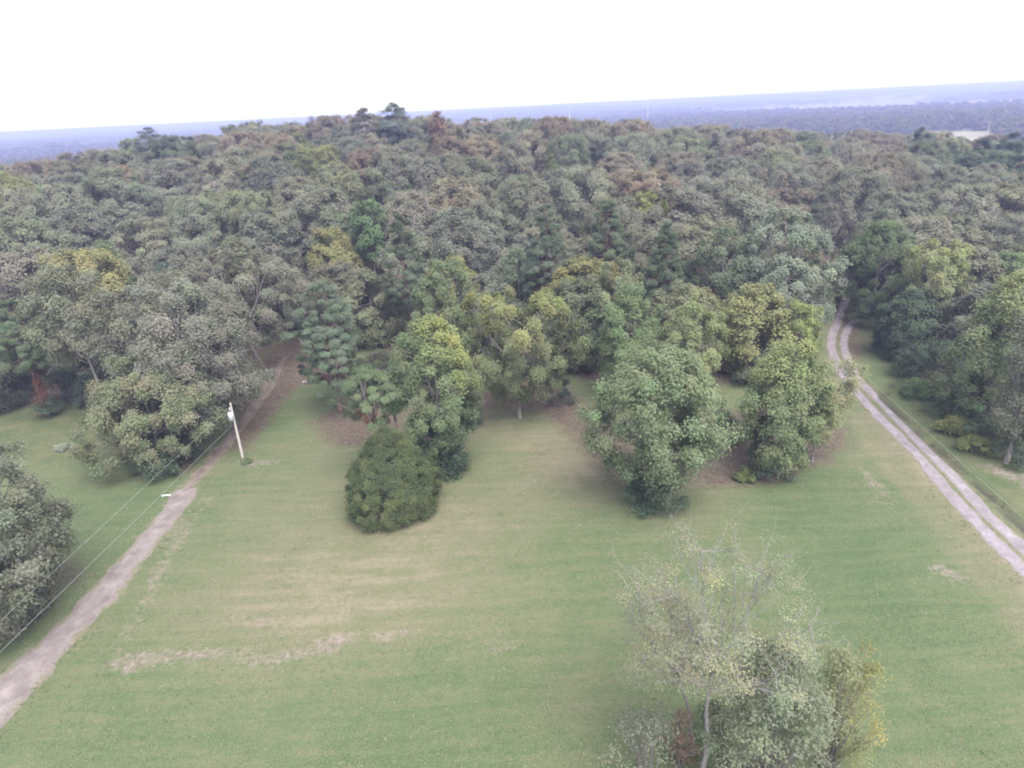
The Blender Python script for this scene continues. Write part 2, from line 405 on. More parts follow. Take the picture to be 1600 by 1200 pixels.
tag(strip('gravel_track', TR, [1.5, 1.5, 1.6, 1.7, 1.7], M_TRACK, 4, .25), 'right wheel track of the two white gravel tracks on the right')

# ------------------------------------------------------------------ tree building
class MB:
    def __init__(s): s.V = []; s.Q = []; s.C = []; s.T = []; s.n = 0
    def add(s, V, Q, C=None):
        V = np.asarray(V, float).reshape(-1, 3)
        Q = np.asarray(Q, int); s.V.append(V)
        (s.T if Q.shape[-1] == 3 else s.Q).append(Q + s.n); s.n += len(V)
        s.C.append(np.ones((len(V), 3)) if C is None else np.broadcast_to(C, (len(V), 3)))
    def tube(s, P, r, sides=5):
        P = np.asarray(P, float); n = len(P); r = np.broadcast_to(np.asarray(r, float), (n,))
        tg = np.gradient(P, axis=0); tg /= np.linalg.norm(tg, axis=1)[:, None] + 1e-9
        up = np.where(np.abs(tg[:, 2:3]) > .9, [[1., 0, 0]], [[0, 0, 1.]])
        a = np.cross(tg, up); a /= np.linalg.norm(a, axis=1)[:, None] + 1e-9; b = np.cross(tg, a)
        th = np.arange(sides) * 2 * np.pi / sides
        V = P[:, None] + r[:, None, None] * (np.cos(th)[None, :, None] * a[:, None] + np.sin(th)[None, :, None] * b[:, None])
        i = np.arange(n * sides).reshape(n, sides); j = np.roll(i, -1, 1)
        s.add(V.reshape(-1, 3), np.stack([i[:-1], j[:-1], j[1:], i[1:]], -1).reshape(-1, 4))
    def box(s, c, d, rot=None):
        x, y, z = np.array(d) / 2
        V = np.array([[-x, -y, -z], [x, -y, -z], [x, y, -z], [-x, y, -z], [-x, -y, z], [x, -y, z], [x, y, z], [-x, y, z]])
        if rot is not None:
            ca, sa = math.cos(rot), math.sin(rot); V = V @ np.array([[ca, sa, 0], [-sa, ca, 0], [0, 0, 1]])
        s.add(V + c, [[0, 3, 2, 1], [4, 5, 6, 7], [0, 1, 5, 4], [1, 2, 6, 5], [2, 3, 7, 6], [3, 0, 4, 7]])
    def arrays(s): return np.concatenate(s.V), (np.concatenate(s.Q) if s.Q else np.zeros((0, 4), int)), np.concatenate(s.C), (np.concatenate(s.T) if s.T else None)
    def mesh(s, name, m, smooth=False, tint=False):
        V, Q, C, T = s.arrays()
        return mesh(name, V, Q, m, C if tint else None, smooth, T)

def bez(a, b, c, n):
    t = np.linspace(0, 1, n)[:, None]
    return (1 - t) ** 2 * a + 2 * t * (1 - t) * b + t * t * c

PROF = {
    'spread': lambda t: np.sqrt(np.clip(1 - ((t - .42) / .60) ** 2, 0, 1)),
    'round': lambda t: np.sqrt(np.clip(1 - ((t - .48) / .56) ** 2, 0, 1)),
    'column': lambda t: np.clip(1 - ((t - .40) / .66) ** 2, 0, 1) ** .75,
    'egg': lambda t: np.clip(1 - ((t - .33) / .69) ** 2, 0, 1) ** .7,
    'vase': lambda t: np.sqrt(np.clip(1 - ((t - .62) / .66) ** 2, 0, 1)),
    'cedar': lambda t: np.clip(1 - (np.abs(t - .20) / .84) ** 1.5, 0, 1) ** 1.05,
    'pine': lambda t: np.clip(1.08 - t, 0, 1) ** .62 * sstep(-.25, .22, t) * .95,
    'cone': lambda t: np.clip(1 - t, 0, 1) ** .55 * sstep(-.25, .18, t),
}
def leaves(rng, C, pr, n, size, squash, tint, updens=.55, asp=.55, var=.20, upn=.55, core=None):
    """n leaf diamonds round each of the clump centres C."""
    K = len(C); tot = K * n
    d = rng.normal(size=(tot, 3)); d /= np.linalg.norm(d, axis=1)[:, None]
    lowm = (d[:, 2] < -.15) & (rng.random(tot) < updens); d[lowm, 2] *= -1
    pr_ = np.repeat(np.broadcast_to(pr, (K,)) * rng.uniform(.65, 1.3, K), n)
    rad = pr_ * (rng.random(tot) ** .42) * np.clip(rng.normal(1.0, .20, tot), .4, 1.7)
    c = np.repeat(C, n, 0) + d * rad[:, None] * np.array([1, 1, squash])
    if core is not None:
        cv = c - core; cv /= np.linalg.norm(cv, axis=1)[:, None] + 1e-6; dn = d * .38 + cv * .75
    else: dn = d * .8
    nm = dn + np.array([0, 0, upn]) + rng.normal(size=(tot, 3)) * .30
    nm /= np.linalg.norm(nm, axis=1)[:, None]
    ax = rng.normal(size=(tot, 3)); ax -= (ax * nm).sum(1)[:, None] * nm; ax /= np.linalg.norm(ax, axis=1)[:, None]
    bx = np.cross(nm, ax)
    s = size * rng.uniform(.6, 1.35, tot)[:, None]
    V = np.stack([c - ax * s * .5 - bx * s * asp * .5, c - ax * s * .5 + bx * s * asp * .5, c + ax * s * .6], 1)
    tk = tint * rng.uniform(1 - var, 1 + var, (K, 1)) * (1 + rng.normal(size=(K, 3)) * .028)
    tl = np.repeat(tk, n, 0) * rng.uniform(.90, 1.11, (tot, 1))
    return V.reshape(-1, 3), np.arange(tot * 3).reshape(-1, 3), np.repeat(tl, 3, 0)

def gen_tree(seed, H, R, cb=.28, shape='spread', puffs=60, pr=1.3, lpp=None, ls=.42, squash=.75, dens=1.0, twigs=0, trunk_r=None, lean=(0, 0), lump=.25,
             tintf=None, limbs=True, asp=.85, inner=.35, sides=5, wire=1.0, fill=.0, upn=.55, droop=0):
    rng = np.random.default_rng(seed)
    tr_ = trunk_r or (.012 * H + .06)
    lean = np.array([lean[0], lean[1], 0.]) * H
    cbz = cb * H; ch = H - cbz
    axis_pt = lambda z: lean * (z / H) ** 1.5
    prof = PROF[shape]
    ph = rng.random(6) * 6.28
    ts = []; cs = []
    while len(cs) < puffs:
        t = rng.random(); f = float(prof(np.array(t)))
        if rng.random() > (f + .08): continue
        th = rng.random() * 6.283
        lum = 1 + lump * (math.sin(2 * th + ph[0] + 3 * t) * .5 + math.sin(3 * th + ph[1] - 4 * t) * .5 + math.sin(5 * th + ph[2] + 7 * t) * .35)
        rad = max(.0, (R * f * lum - pr * .75)) * (1 - inner * rng.random() ** 1.6)
        z = cbz + t * ch
        if shape in ('pine',): z -= rad * droop
        z = min(z, H - pr * squash * .9) if t > .6 else z
        z = max(z, pr * squash * .7)
        p = np.array([math.cos(th) * rad, math.sin(th) * rad, z]) + axis_pt(z)
        if cs and min((p - q) @ (p - q) for q in cs[-40:]) < (pr * .55) ** 2 and rng.random() < .85: continue
        cs.append(p); ts.append(t)
    C = np.array(cs); ts = np.array(ts)
    tint = np.ones((len(C), 3)) if tintf is None else np.array([tintf(c / np.array([R, R, H]), rng) for c in C])
    if lpp is None:                       # enough leaf area to close the crown
        lpp = max(8, int(dens * 2.5 * (4 * math.pi * R * ch / 2 * .8) / (ls * ls * asp * .53) / len(C)))
    crown = MB(); crown.add(*leaves(rng, C, pr * np.where(ts > .8, .85, 1.0), lpp, ls, squash, tint, asp=asp, upn=upn, core=axis_pt(cbz + ch * .35) + [0, 0, cbz + ch * .35], var=.13))
    wood = MB()
    zt = cbz + ch * (.86 if shape in ('pine', 'cone', 'column') else .62)
    zz = np.linspace(-.3, zt, 9)
    wig = rng.normal(size=(9, 3)) * tr_ * .5; wig[:2] = 0; wig[:, 2] = 0
    TP = np.array([axis_pt(max(z, 0)) + [0, 0, z] for z in zz]) + wig
    rr = tr_ * (1 - .82 * np.linspace(0, 1, 9)); rr[0] *= 1.5; rr[1] *= 1.1
    wood.tube(TP, rr, sides + 2)
    tp_at = lambda z: np.array([np.interp(z, zz, TP[:, k]) for k in range(3)])
    if limbs:
        if shape in ('pine', 'cone'):
            for c in C:
                z0 = max(cbz * .8, c[2] - .12 * np.hypot(c[0], c[1]) + rng.normal() * .2); z0 = min(z0, zt)
                a = tp_at(z0); wood.tube(bez(a, (a + c) / 2 + [0, 0, .25], c, 4), np.linspace(tr_ * .26, .03, 4) * wire, 4)
        else:
            K = max(4, min(10, len(C) // 8)); seeds = C[rng.choice(len(C), K, replace=False)]
            for it in range(4):
                lab = ((C[:, None] - seeds[None]) ** 2).sum(-1).argmin(1)
                seeds = np.array([C[lab == k].mean(0) if (lab == k).any() else seeds[k] for k in range(K)])
            for k in range(K):
                sd_ = seeds[k]; z0 = np.clip(sd_[2] * .45 + cbz * .3, cbz * .6, zt)
                a = tp_at(z0); m = a * .45 + sd_ * .55; m[2] = a[2] * .55 + sd_[2] * .45
                L = bez(a, m, sd_, 6) + np.r_[np.zeros((1, 3)), rng.normal(size=(5, 3)) * .12]
                wood.tube(L, np.linspace(tr_ * .48, tr_ * .14 + .02, 6) * wire, sides)
                for c in C[lab == k]:
                    j = rng.integers(2, 6); b0 = L[j]; mid = (b0 + c) / 2 + rng.normal(size=3) * .15 + [0, 0, .1]
                    e = c + (c - b0) / (np.linalg.norm(c - b0) + 1e-6) * pr * .55
                    bp = bez(b0, mid, e, 4)
                    wood.tube(bp, np.linspace(tr_ * .15 + .015, .018, 4) * wire, 4)
                    for _ in range(twigs):
                        s0 = bp[rng.integers(1, 4)]; v = rng.normal(size=3); v = v / np.linalg.norm(v) * .8 + (c - b0) / (np.linalg.norm(c - b0) + 1e-6) * .6 + [0, 0, .25]
                        e2 = s0 + v * pr * rng.uniform(.6, 1.3)
                        wood.tube(bez(s0, (s0 + e2) / 2 + rng.normal(size=3) * .08, e2, 3), [.008, .006, .003], 3)
    return wood, crown

def gen_branchy(seed, H, spread, lean=(0, 0), levels=5, fork=.33, r0=.16, leaf_n=4, leaf=.16, tint=(1, 1, 1), pal=None, kids=(2, 4), minlen=.35):
    """a sparse tree: real branching down to twigs, a few leaves at the tips."""
    rng = np.random.default_rng(seed)
    wood = MB(); tips = []
    def grow(p, d, L, r, lev):
        n = 5 if lev < 2 else 4
        pts = [p]; dd = d.copy()
        for k in range(n - 1):
            dd = dd + rng.normal(size=3) * (.07 if lev == 0 else .13) + np.array([0, 0, .05 if lev < 3 else .02]); dd /= np.linalg.norm(dd)
            pts.append(pts[-1] + dd * L / (n - 1))
        pts = np.array(pts); r1 = r * (.62 if lev else .68)
        wood.tube(pts, np.linspace(r, r1, n), 7 if lev < 2 else (4 if lev < 4 else 3))
        if lev >= levels or L < minlen:
            tips.append(pts[-1]); tips.append(pts[-2]); return
        nk = rng.integers(kids[0], kids[1] + 1)
        az = rng.random() * 6.28
        for k in range(nk):
            last = k == 0
            q = pts[-1] if (last or lev == 0) else pts[rng.integers(1, n)]
            tg = dd
            a = np.cross(tg, [0, 0, 1.]) if abs(tg[2]) < .95 else np.cross(tg, [1., 0, 0]); a /= np.linalg.norm(a); b = np.cross(tg, a)
            az += 2.4 + rng.normal() * .4
            sp = spread * (.45 if last and lev else rng.uniform(.75, 1.25))
            nd = tg * math.cos(sp) + (a * math.cos(az) + b * math.sin(az)) * math.sin(sp); nd /= np.linalg.norm(nd)
            grow(q, nd, L * rng.uniform(.62, .86) * (.95 if lev else .75), r1 * (.85 if last else rng.uniform(.5, .75)), lev + 1)
    d0 = np.array([lean[0], lean[1], 1.]); d0 /= np.linalg.norm(d0)
    grow(np.array([0, 0, -.2]), d0, H * fork, r0, 0)
    tips = np.array(tips); crown = MB()
    zmax = tips[:, 2].max(); 
    tn = np.ones((len(tips), 3)) * tint if pal is None else np.array([pal[rng.integers(len(pal))] for _ in tips])
    crown.add(*leaves(rng, tips, .38, leaf_n, leaf, 1.0, tn, updens=.2, var=.3))
    return wood, crown, zmax

TREE_NO = [0]
OCC = []          # (x, y, r) taken by hand-placed trees
def put_tree(name, label, cat, base, wood, crown, color, bark=None, group=None, extra=None, r=None):
    e = thing(name, label, cat, base, group)
    if wood is not None: link('trunk', wood.mesh('trunk', bark or M_BARK, True), e)
    link('crown', crown.mesh('crown', M_LEAF, tint=True), e, color=color)
    if extra:
        for nm, mb, colr, mt in extra:
            link(nm, mb.mesh(nm, mt, tint=mt is M_LEAF), e, color=colr)
    OCC.append((base[0], base[1], r or 4))
    return e

def tree_px(name, label, cat, spec, width, color, seed, group=None, bark=None, vines=None, deadwood=None, ox=0, **kw):
    """spec: ('b', bx, by, ty) seen base, or ('t', x, ty, forward distance)."""
    if spec[0] == 'b': base, H = basespec(*spec[1:])
    else: base, H = topspec(*spec[1:])
    R = width / 2 * depth(base + [0, 0, H * .6]) / FPX
    big = kw.get('ls', .4) < .5
    if big and name == 'pine_tree': kw['puffs'] = int(kw['puffs'] * 1.5); kw['pr'] *= .80
    if big and name != 'cedar_tree':
        kw['puffs'] = int(kw['puffs'] * 1.5); kw['pr'] *= .86; kw['ls'] *= .80; kw['wire'] = kw.get('wire', 1.0) * .7; kw['squash'] = max(kw.get('squash', 1.15), .75); kw.setdefault('upn', .42)
    wood, crown = gen_tree(seed, H, R, **kw)
    extra = []
    rng = np.random.default_rng(seed + 999)
    if vines:
        vz, vr, vcol, vn = vines
        z = rng.random(vn) ** 1.2 * vz * H; th = rng.random(vn) * 6.28; ra = vr * R * rng.random(vn) ** .5 * (1.15 - .55 * z / (vz * H))
        C = np.stack([np.cos(th) * ra, np.sin(th) * ra, z + .25], 1)
        v = MB(); v.add(*leaves(rng, C, .85, 110, .26, .9, np.ones((vn, 3)), updens=.35)); extra.append(('vines', v, vcol, M_LEAF))
    if deadwood:
        for (z, az, L, up) in deadwood:
            w2, _, _ = gen_branchy(seed + int(z * 100), L, .45, levels=4, fork=.38, r0=.09, kids=(2, 3))
            V, Q, _c, _t = w2.arrays()
            # lay the branch over: its own up axis points out along azimuth az, lifted by up
            d = np.array([math.cos(az) * math.cos(up), math.sin(az) * math.cos(up), math.sin(up)]); a = np.cross(d, [0, 0, 1.]); a /= np.linalg.norm(a); b = np.cross(d, a)
            V = V[:, :1] * a + V[:, 1:2] * b + V[:, 2:] * d + np.array([0, 0, z * H])
 
            dw = MB(); dw.add(V, Q); extra.append(('dead_branch', dw, (1, 1, 1), M_PALEBARK))
    return put_tree(name, label, cat, base, wood, crown, color, bark, group, extra, r=max(2.5, R * .8))

def shrub(label, bx, by, h, w_, color, seed, group='shrubs along the wood edge', n=26, lpp=110, ls=.24, tintf=None, world=None, name='shrub'):
    b = at(bx, by) if world is None else np.array(world, float)
    if h > 100: h = basespec(bx, by, h)[1]
    if w_ > 40: w_ = w_ * depth(b + [0, 0, h * .6]) / FPX
    rng = np.random.default_rng(seed)
    R = w_ / 2
    th = rng.random(n) * 6.28; z = rng.random(n) ** .8; ra = R * np.sqrt(rng.random(n)) * np.sqrt(np.clip(1.05 - z ** 2, .05, 1))
    C = np.stack([np.cos(th) * ra, np.sin(th) * ra, .25 + z * (h - .55)], 1)
    cr = MB(); cr.add(*leaves(rng, C, max(.45, min(R * .34, .9)), lpp, ls, .85, np.ones((n, 3)) if tintf is None else np.array([tintf(c / np.array([R, R, h]), rng) for c in C])))
    wd = MB()
    for c in C[: n // 2]:
        wd.tube(bez(np.array([c[0] * .15, c[1] * .15, -.1]), np.array([c[0] * .4, c[1] * .4, c[2] * .6]), c, 4), np.linspace(.05, .015, 4), 4)
    e = thing(name, label, 'shrub', b, group)
    link('stems', wd.mesh('stems', M_BARK, True), e)
    link('foliage', cr.mesh('foliage', M_LEAF, tint=True), e, color=color)
    OCC.append((b[0], b[1], max(1.2, R * .6)))
    return e

# own colours of the leaves
GREYOLIVE = (.132, .133, .096); OLIVE = (.127, .133, .082); BROWNOL = (.141, .122, .090); RUSSET = (.148, .119, .082); GREEN = (.065, .105, .045)
YGREEN = (.165, .185, .055); LGREEN = (.115, .150, .070); PINE = (.086, .104, .068); BLUEPINE = (.092, .126, .092); DARK = (.042, .060, .040); SILVER = (.135, .150, .105); MGREEN = (.100, .114, .068)

def orange_tips(c, rng):
    return (1.5, .95, .8) if rng.random() < .015 else (1, 1, 1)
def yellow_right(c, rng):
    k = np.clip((c[0] * .8 + (c[2] - .72) * 2.6) + rng.normal() * .22, 0, 1); return (1 + .75 * k, 1 + .5 * k, 1 + .05 * k)
def yellow_top(c, rng):
    k = np.clip((c[2] - .62) * 2.6 + rng.normal() * .18, 0, 1); return (1 + .32 * k, 1 + .24 * k, 1)
def redcore(c, rng):
    k = np.clip(1 - np.hypot(c[0], c[1]) * 1.9 + rng.normal() * .2, 0, 1) * (.2 < c[2] < .66); return (1 + 1.5 * k, 1 - .12 * k, 1 + .1 * k)
def cedar_tips(c, rng):
    k = rng.random(); return (.8 + .55 * k, .82 + .42 * k, .8 + .2 * k)
def dryfleck(c, rng):
    k = rng.random() if rng.random() < .3 else 0.; return (1 + .26 * k, 1 + .10 * k, 1 + .2 * k)

# ------------------------------------------------------------------ the trees one can name
BL = 'broadleaf trees in front of the wood'
tree_px('broadleaf_tree', 'grey-green leafy tree with orange flecks cut off by the left picture edge', 'tree', ('b', 22, 975, 700), 250, (.122, .128, .092), 1, cb=.04, shape='round', puffs=170, pr=1.1, ls=.27, tintf=orange_tips, lump=.3)
tree_px('broadleaf_tree', 'large grey oak with bare limbs showing behind the transformer pole', 'tree', ('b', 318, 672, 428), 262, (.130, .129, .100), 2, cb=.16, shape='spread', puffs=150, pr=1.35, ls=.30, wire=.75, inner=.45, bark=M_PALEBARK)
tree_px('broadleaf_tree', 'tall grey-olive oak rising directly behind the large oak with bare limbs', 'tree', ('t', 362, 384, 102), 225, (.130, .128, .096), 3, cb=.22, shape='spread', puffs=95, pr=1.2, ls=.32)
tree_px('broadleaf_tree', 'yellowish olive bushy tree reaching the ground left of the dirt path', 'tree', ('b', 255, 722, 556), 195, (.120, .134, .078), 4, cb=.12, shape='egg', puffs=110, pr=1.05, ls=.26, tintf=dryfleck, vines=(.3, .55, (.05, .07, .045), 46))
tree_px('broadleaf_tree', 'pale grey oak with spreading forked limbs left of the large oak', 'tree', ('b', 170, 652, 412), 135, (.125, .130, .088), 5, cb=.40, shape='spread', puffs=80, pr=1.25, ls=.3, wire=.8, bark=M_PALEBARK)
tree_px('pine_tree', 'green pine with a russet vine on its trunk near the left edge', 'tree', ('b', 76, 648, 466), 105, (.084, .113, .064), 6, cb=.42, shape='pine', puffs=46, pr=1.0, ls=.30, asp=.45, squash=.7, bark=M_PINEBARK, vines=(.5, .22, (.16, .07, .05), 16))
tree_px('pine_tree', 'blue-green pine with reddish inner branches beside the dirt path', 'tree', ('b', 532, 640, 438), 112, (.100, .128, .086), 7, cb=.20, shape='egg', puffs=120, pr=1.0, inner=.5, ls=.28, asp=.4, squash=.7, dens=1.1, tintf=redcore, bark=M_PINEBARK, lump=.4)
tree_px('pine_tree', 'flat-topped pine with thin crown standing just behind the cedar', 'tree', ('b', 597, 745, 574), 98, (.098, .128, .070), 8, cb=.52, shape='round', puffs=36, pr=.85, ls=.28, asp=.36, squash=.55, bark=M_PALEBARK, inner=.6, wire=1.4, tintf=redcore, lump=.5)
tree_px('cedar_tree', 'dense dark green cedar, rounded down to the grass, in mid-meadow', 'tree', ('b', 617, 793, 664), 162, (.064, .086, .046), 9, cb=.0, shape='cedar', puffs=380, pr=.55, ls=.18, squash=1.2, asp=.4, lump=.07, inner=.14, limbs=False, upn=.5, tintf=cedar_tips, dens=1.15)
tree_px('broadleaf_tree', 'tall tree with yellowing right top directly behind the cedar', 'tree', ('b', 694, 735, 493), 136, (.104, .134, .070), 10, cb=.20, shape='column', puffs=112, pr=1.0, ls=.24, tintf=yellow_right, vines=(.42, .62, (.055, .085, .048), 52), deadwood=[(.16, .1, 3.2, .25), (.25, -.3, 2.8, .5)], lump=.2)
tree_px('broadleaf_tree', 'open yellow-tipped elm on a single trunk in the middle of the glade', 'tree', ('b', 812, 653, 455), 178, (.118, .132, .070), 11, dens=1.2, cb=.18, shape='vase', puffs=92, pr=1.0, ls=.26, tintf=yellow_top, inner=.55, lump=.35)
tree_px('broadleaf_tree', 'broad light green maple with vine-wrapped trunk and pale dead boughs', 'tree', ('b', 1018, 780, 540), 206, (.116, .145, .080), 12, cb=.24, shape='spread', dens=1.1, puffs=150, lump=.32, pr=1.15, ls=.27, vines=(.42, .38, (.055, .080, .050), 60), deadwood=[(.30, -.5, 8.2, .12), (.24, -1.1, 7.4, .05), (.33, -.15, 8.0, .0), (.18, -1.45, 5.6, .2), (.27, -.8, 7.8, -.08)], inner=.3, wire=.6)
tree_px('broadleaf_tree', 'rounded yellow-green tree between the maple and the white tracks', 'tree', ('b', 1212, 738, 528), 142, (.118, .144, .074), 13, cb=.10, shape='column', puffs=120, pr=1.0, ls=.25, tintf=yellow_top, lump=.22, vines=(.34, .75, (.075, .095, .065), 40))
tree_px('broadleaf_tree', 'thin straggly yellowish tree leaning over the verge of the white tracks', 'tree', ('b', 1268, 722, 562), 92, (.155, .155, .085), 14, cb=.18, shape='vase', puffs=46, pr=.95, dens=.4, ls=.24, lean=(.13, 0), inner=.6, trunk_r=.12)
tree_px('broadleaf_tree', 'upright pale green poplar directly behind the broad maple', 'tree', ('t', 988, 442, 82), 108, (.110, .145, .072), 15, cb=.10, shape='column', puffs=90, pr=1.0, ls=.28, lump=.3)
tree_px('broadleaf_tree', 'pale cream-tipped tree peeping over the upright poplar', 'tree', ('t', 962, 404, 93), 92, (.140, .155, .090), 16, cb=.3, shape='spread', puffs=46, pr=.95, ls=.3)
tree_px('broadleaf_tree', 'drooping bright yellow-green tree behind the right side of the maple', 'tree', ('t', 1092, 452, 78), 100, (.145, .164, .078), 17, cb=.08, shape='column', puffs=66, pr=.9, ls=.26, lump=.4)
tree_px('broadleaf_tree', 'small round yellow-green tree at the bend of the white tracks', 'tree', ('t', 1259, 470, 86), 66, (.140, .165, .060), 18, cb=.1, shape='vase', puffs=48, pr=.85, ls=.26)
tree_px('broadleaf_tree', 'big silvery cottonwood towering left of the track bend', 'tree', ('t', 1232, 320, 100), 175, (.138, .158, .115), 19, cb=.14, shape='egg', puffs=150, pr=1.15, ls=.34, lump=.22)
tree_px('broadleaf_tree', 'dusky green tree leaning against the left side of the cottonwood', 'tree', ('t', 1135, 352, 103), 130, (.088, .108, .066), 20, cb=.12, shape='egg', puffs=105, pr=1.15, ls=.34)
tree_px('broadleaf_tree', 'light olive tree behind the yellow-leaved tall tree', 'tree', ('t', 690, 402, 92), 122, (.110, .135, .070), 21, cb=.10, shape='egg', puffs=90, pr=1.05, ls=.3)
tree_px('broadleaf_tree', 'full light green tree with yellow top nearest the right picture edge', 'tree', ('b', 1536, 662, 418), 140, (.126, .152, .084), 22, cb=.12, shape='egg', puffs=125, pr=1.15, ls=.28, tintf=yellow_top)
tree_px('broadleaf_tree', 'yellow-flecked tree behind the full light green one on the right', 'tree', ('t', 1474, 378, 96), 106, (.132, .152, .080), 23, cb=.2, shape='vase', puffs=70, pr=1.05, ls=.3, tintf=yellow_top)
tree_px('broadleaf_tree', 'soft green tree half cut off by the right edge above mid-height', 'tree', ('t', 1588, 392, 100), 110, (.115, .148, .070), 24, cb=.15, shape='egg', puffs=70, pr=1.1, ls=.3)
tree_px('broadleaf_tree', 'thin grey half-bare tree at the right edge above tan ground', 'tree', ('b', 1572, 722, 488), 98, (.115, .118, .088), 25, cb=.14, shape='vase', puffs=64, pr=1.0, dens=.4, ls=.26, inner=.6, bark=M_PALEBARK)
tree_px('broadleaf_tree', 'dark green tree overhanging the vanishing end of the white tracks', 'tree', ('t', 1388, 345, 108), 150, (.082, .108, .055), 26, cb=.08, shape='egg', puffs=120, pr=1.2, ls=.33)
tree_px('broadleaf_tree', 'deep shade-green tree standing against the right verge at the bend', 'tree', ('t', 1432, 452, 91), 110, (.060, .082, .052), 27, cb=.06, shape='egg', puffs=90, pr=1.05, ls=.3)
tree_px('pine_tree', 'green pine with bare lower trunk behind the light olive tree', 'tree', ('t', 623, 330, 104), 84, PINE, 28, cb=.34, shape='pine', puffs=50, pr=1.05, ls=.34, asp=.45, squash=.7, bark=M_PINEBARK)
tree_px('pine_tree', 'dark pine with a straight bare trunk above the open elm', 'tree', ('t', 853, 318, 104), 96, (.080, .100, .068), 29, cb=.36, shape='pine', puffs=60, pr=1.1, ls=.34, asp=.45, squash=.7, bark=M_PINEBARK)
tree_px('pine_tree', 'slim pine with pale trunk behind the cream-tipped tree', 'tree', ('t', 950, 306, 112), 84, (.088, .108, .066), 30, cb=.42, shape='pine', puffs=50, pr=1.1, ls=.34, asp=.45, squash=.7, bark=M_PINEBARK)
tree_px('pine_tree', 'dense dark pine between the cream-tipped tree and the cottonwood', 'tree', ('t', 1042, 345, 102), 96, (.076, .100, .058), 31, cb=.08, shape='cone', puffs=120, pr=1.1, ls=.32, asp=.4, squash=.75, bark=M_PINEBARK)
tree_px('pine_tree', 'bright green pine top among grey oaks on the left', 'tree', ('t', 158, 374, 120), 78, (.092, .124, .068), 32, cb=.4, shape='pine', puffs=44, pr=1.1, ls=.36, asp=.4, squash=.55, bark=M_PINEBARK)
tree_px('pine_tree', 'bluish pine top just behind the pale grey forked oak', 'tree', ('t', 252, 410, 112), 72, (.078, .110, .080), 33, cb=.35, shape='pine', puffs=44, pr=1.05, ls=.34, asp=.4, squash=.55, bark=M_PINEBARK)
tree_px('pine_tree', 'dark pine behind the russet-vined pine on the far left', 'tree', ('t', 68, 415, 104), 70, (.070, .094, .060), 34, cb=.2, shape='pine', puffs=50, pr=1.05, ls=.34, asp=.4, squash=.55, bark=M_PINEBARK)
tree_px('pine_tree', 'tall round-topped pine breaking the skyline left of centre', 'tree', ('t', 612, 158, 225), 58, (.095, .112, .092), 35, cb=.35, shape='spread', puffs=64, pr=1.7, ls=.55, asp=.35, squash=.55, bark=M_PINEBARK)
tree_px('broadleaf_tree', 'grey skyline tree immediately left of the tall round-topped pine', 'tree', ('t', 565, 166, 228), 48, (.118, .108, .092), 36, cb=.35, shape='spread', puffs=64, pr=1.7, ls=.55)
tree_px('pine_tree', 'small dark pine poking above the ridge on the far left skyline', 'tree', ('t', 226, 197, 226), 44, (.095, .110, .085), 37, cb=.35, shape='spread', puffs=64, pr=1.7, ls=.55, asp=.35, squash=.6, bark=M_PINEBARK)
tree_px('broadleaf_tree', 'russet round tree on the skyline right of the tall pine', 'tree', ('t', 682, 171, 224), 34, (.150, .100, .066), 38, cb=.35, shape='spread', puffs=64, pr=1.7, ls=.55)
tree_px('pine_tree', 'bluish pine standing in front of the tan field', 'tree', ('t', 1443, 197, 232), 50, (.055, .088, .062), 39, cb=.1, shape='egg', puffs=64, pr=1.4, ls=.55, asp=.35, bark=M_PINEBARK)
for k, (px_, ty_, d_, w_, lb) in enumerate([(1491, 224, 215, 46, 'dark pine just below the tan field'), (1540, 214, 212, 60, 'rounded dark green pine right of the tan field'), (1590, 206, 215, 70, 'broad green pine at the right edge below the far wires'), (1555, 236, 190, 62, 'lower dark pine beneath the broad green pine at right'), (1515, 232, 205, 56, 'dark pine between the rounded pine and the tan field'), (1598, 240, 185, 66, 'dark pine cut by the right edge beneath the far wires')]):
    tree_px('pine_tree', lb, 'tree', ('t', px_, ty_, d_), w_, (.052, .082, .048), 400 + k, cb=.1, shape='egg', puffs=64, pr=1.5, ls=.55, asp=.35, bark=M_PINEBARK)
tree_px('broadleaf_tree', 'bright yellow-green crown glowing among dull trees right of centre', 'tree', ('t', 1014, 297, 142), 66, (.175, .185, .065), 46, cb=.3, shape='round', puffs=56, pr=1.15, ls=.4)
tree_px('broadleaf_tree', 'fresh green crown among grey oaks above the blue-green pine', 'tree', ('t', 570, 309, 132), 56, (.088, .135, .060), 47, cb=.3, shape='round', puffs=50, pr=1.1, ls=.4)
tree_px('broadleaf_tree', 'half-bare tree with pale forked limbs deep in the wood at right', 'tree', ('t', 1205, 262, 160), 74, (.120, .105, .080), 48, cb=.3, shape='vase', puffs=40, pr=1.1, dens=.4, ls=.4, bark=M_PALEBARK, wire=1.8)
tree_px('broadleaf_tree', 'grey tree with whitish trunk behind the cottonwood right shoulder', 'tree', ('t', 1316, 300, 128), 60, (.120, .115, .090), 49, cb=.35, shape='egg', puffs=46, pr=1.1, dens=.4, ls=.38, bark=M_PALEBARK, wire=1.8)

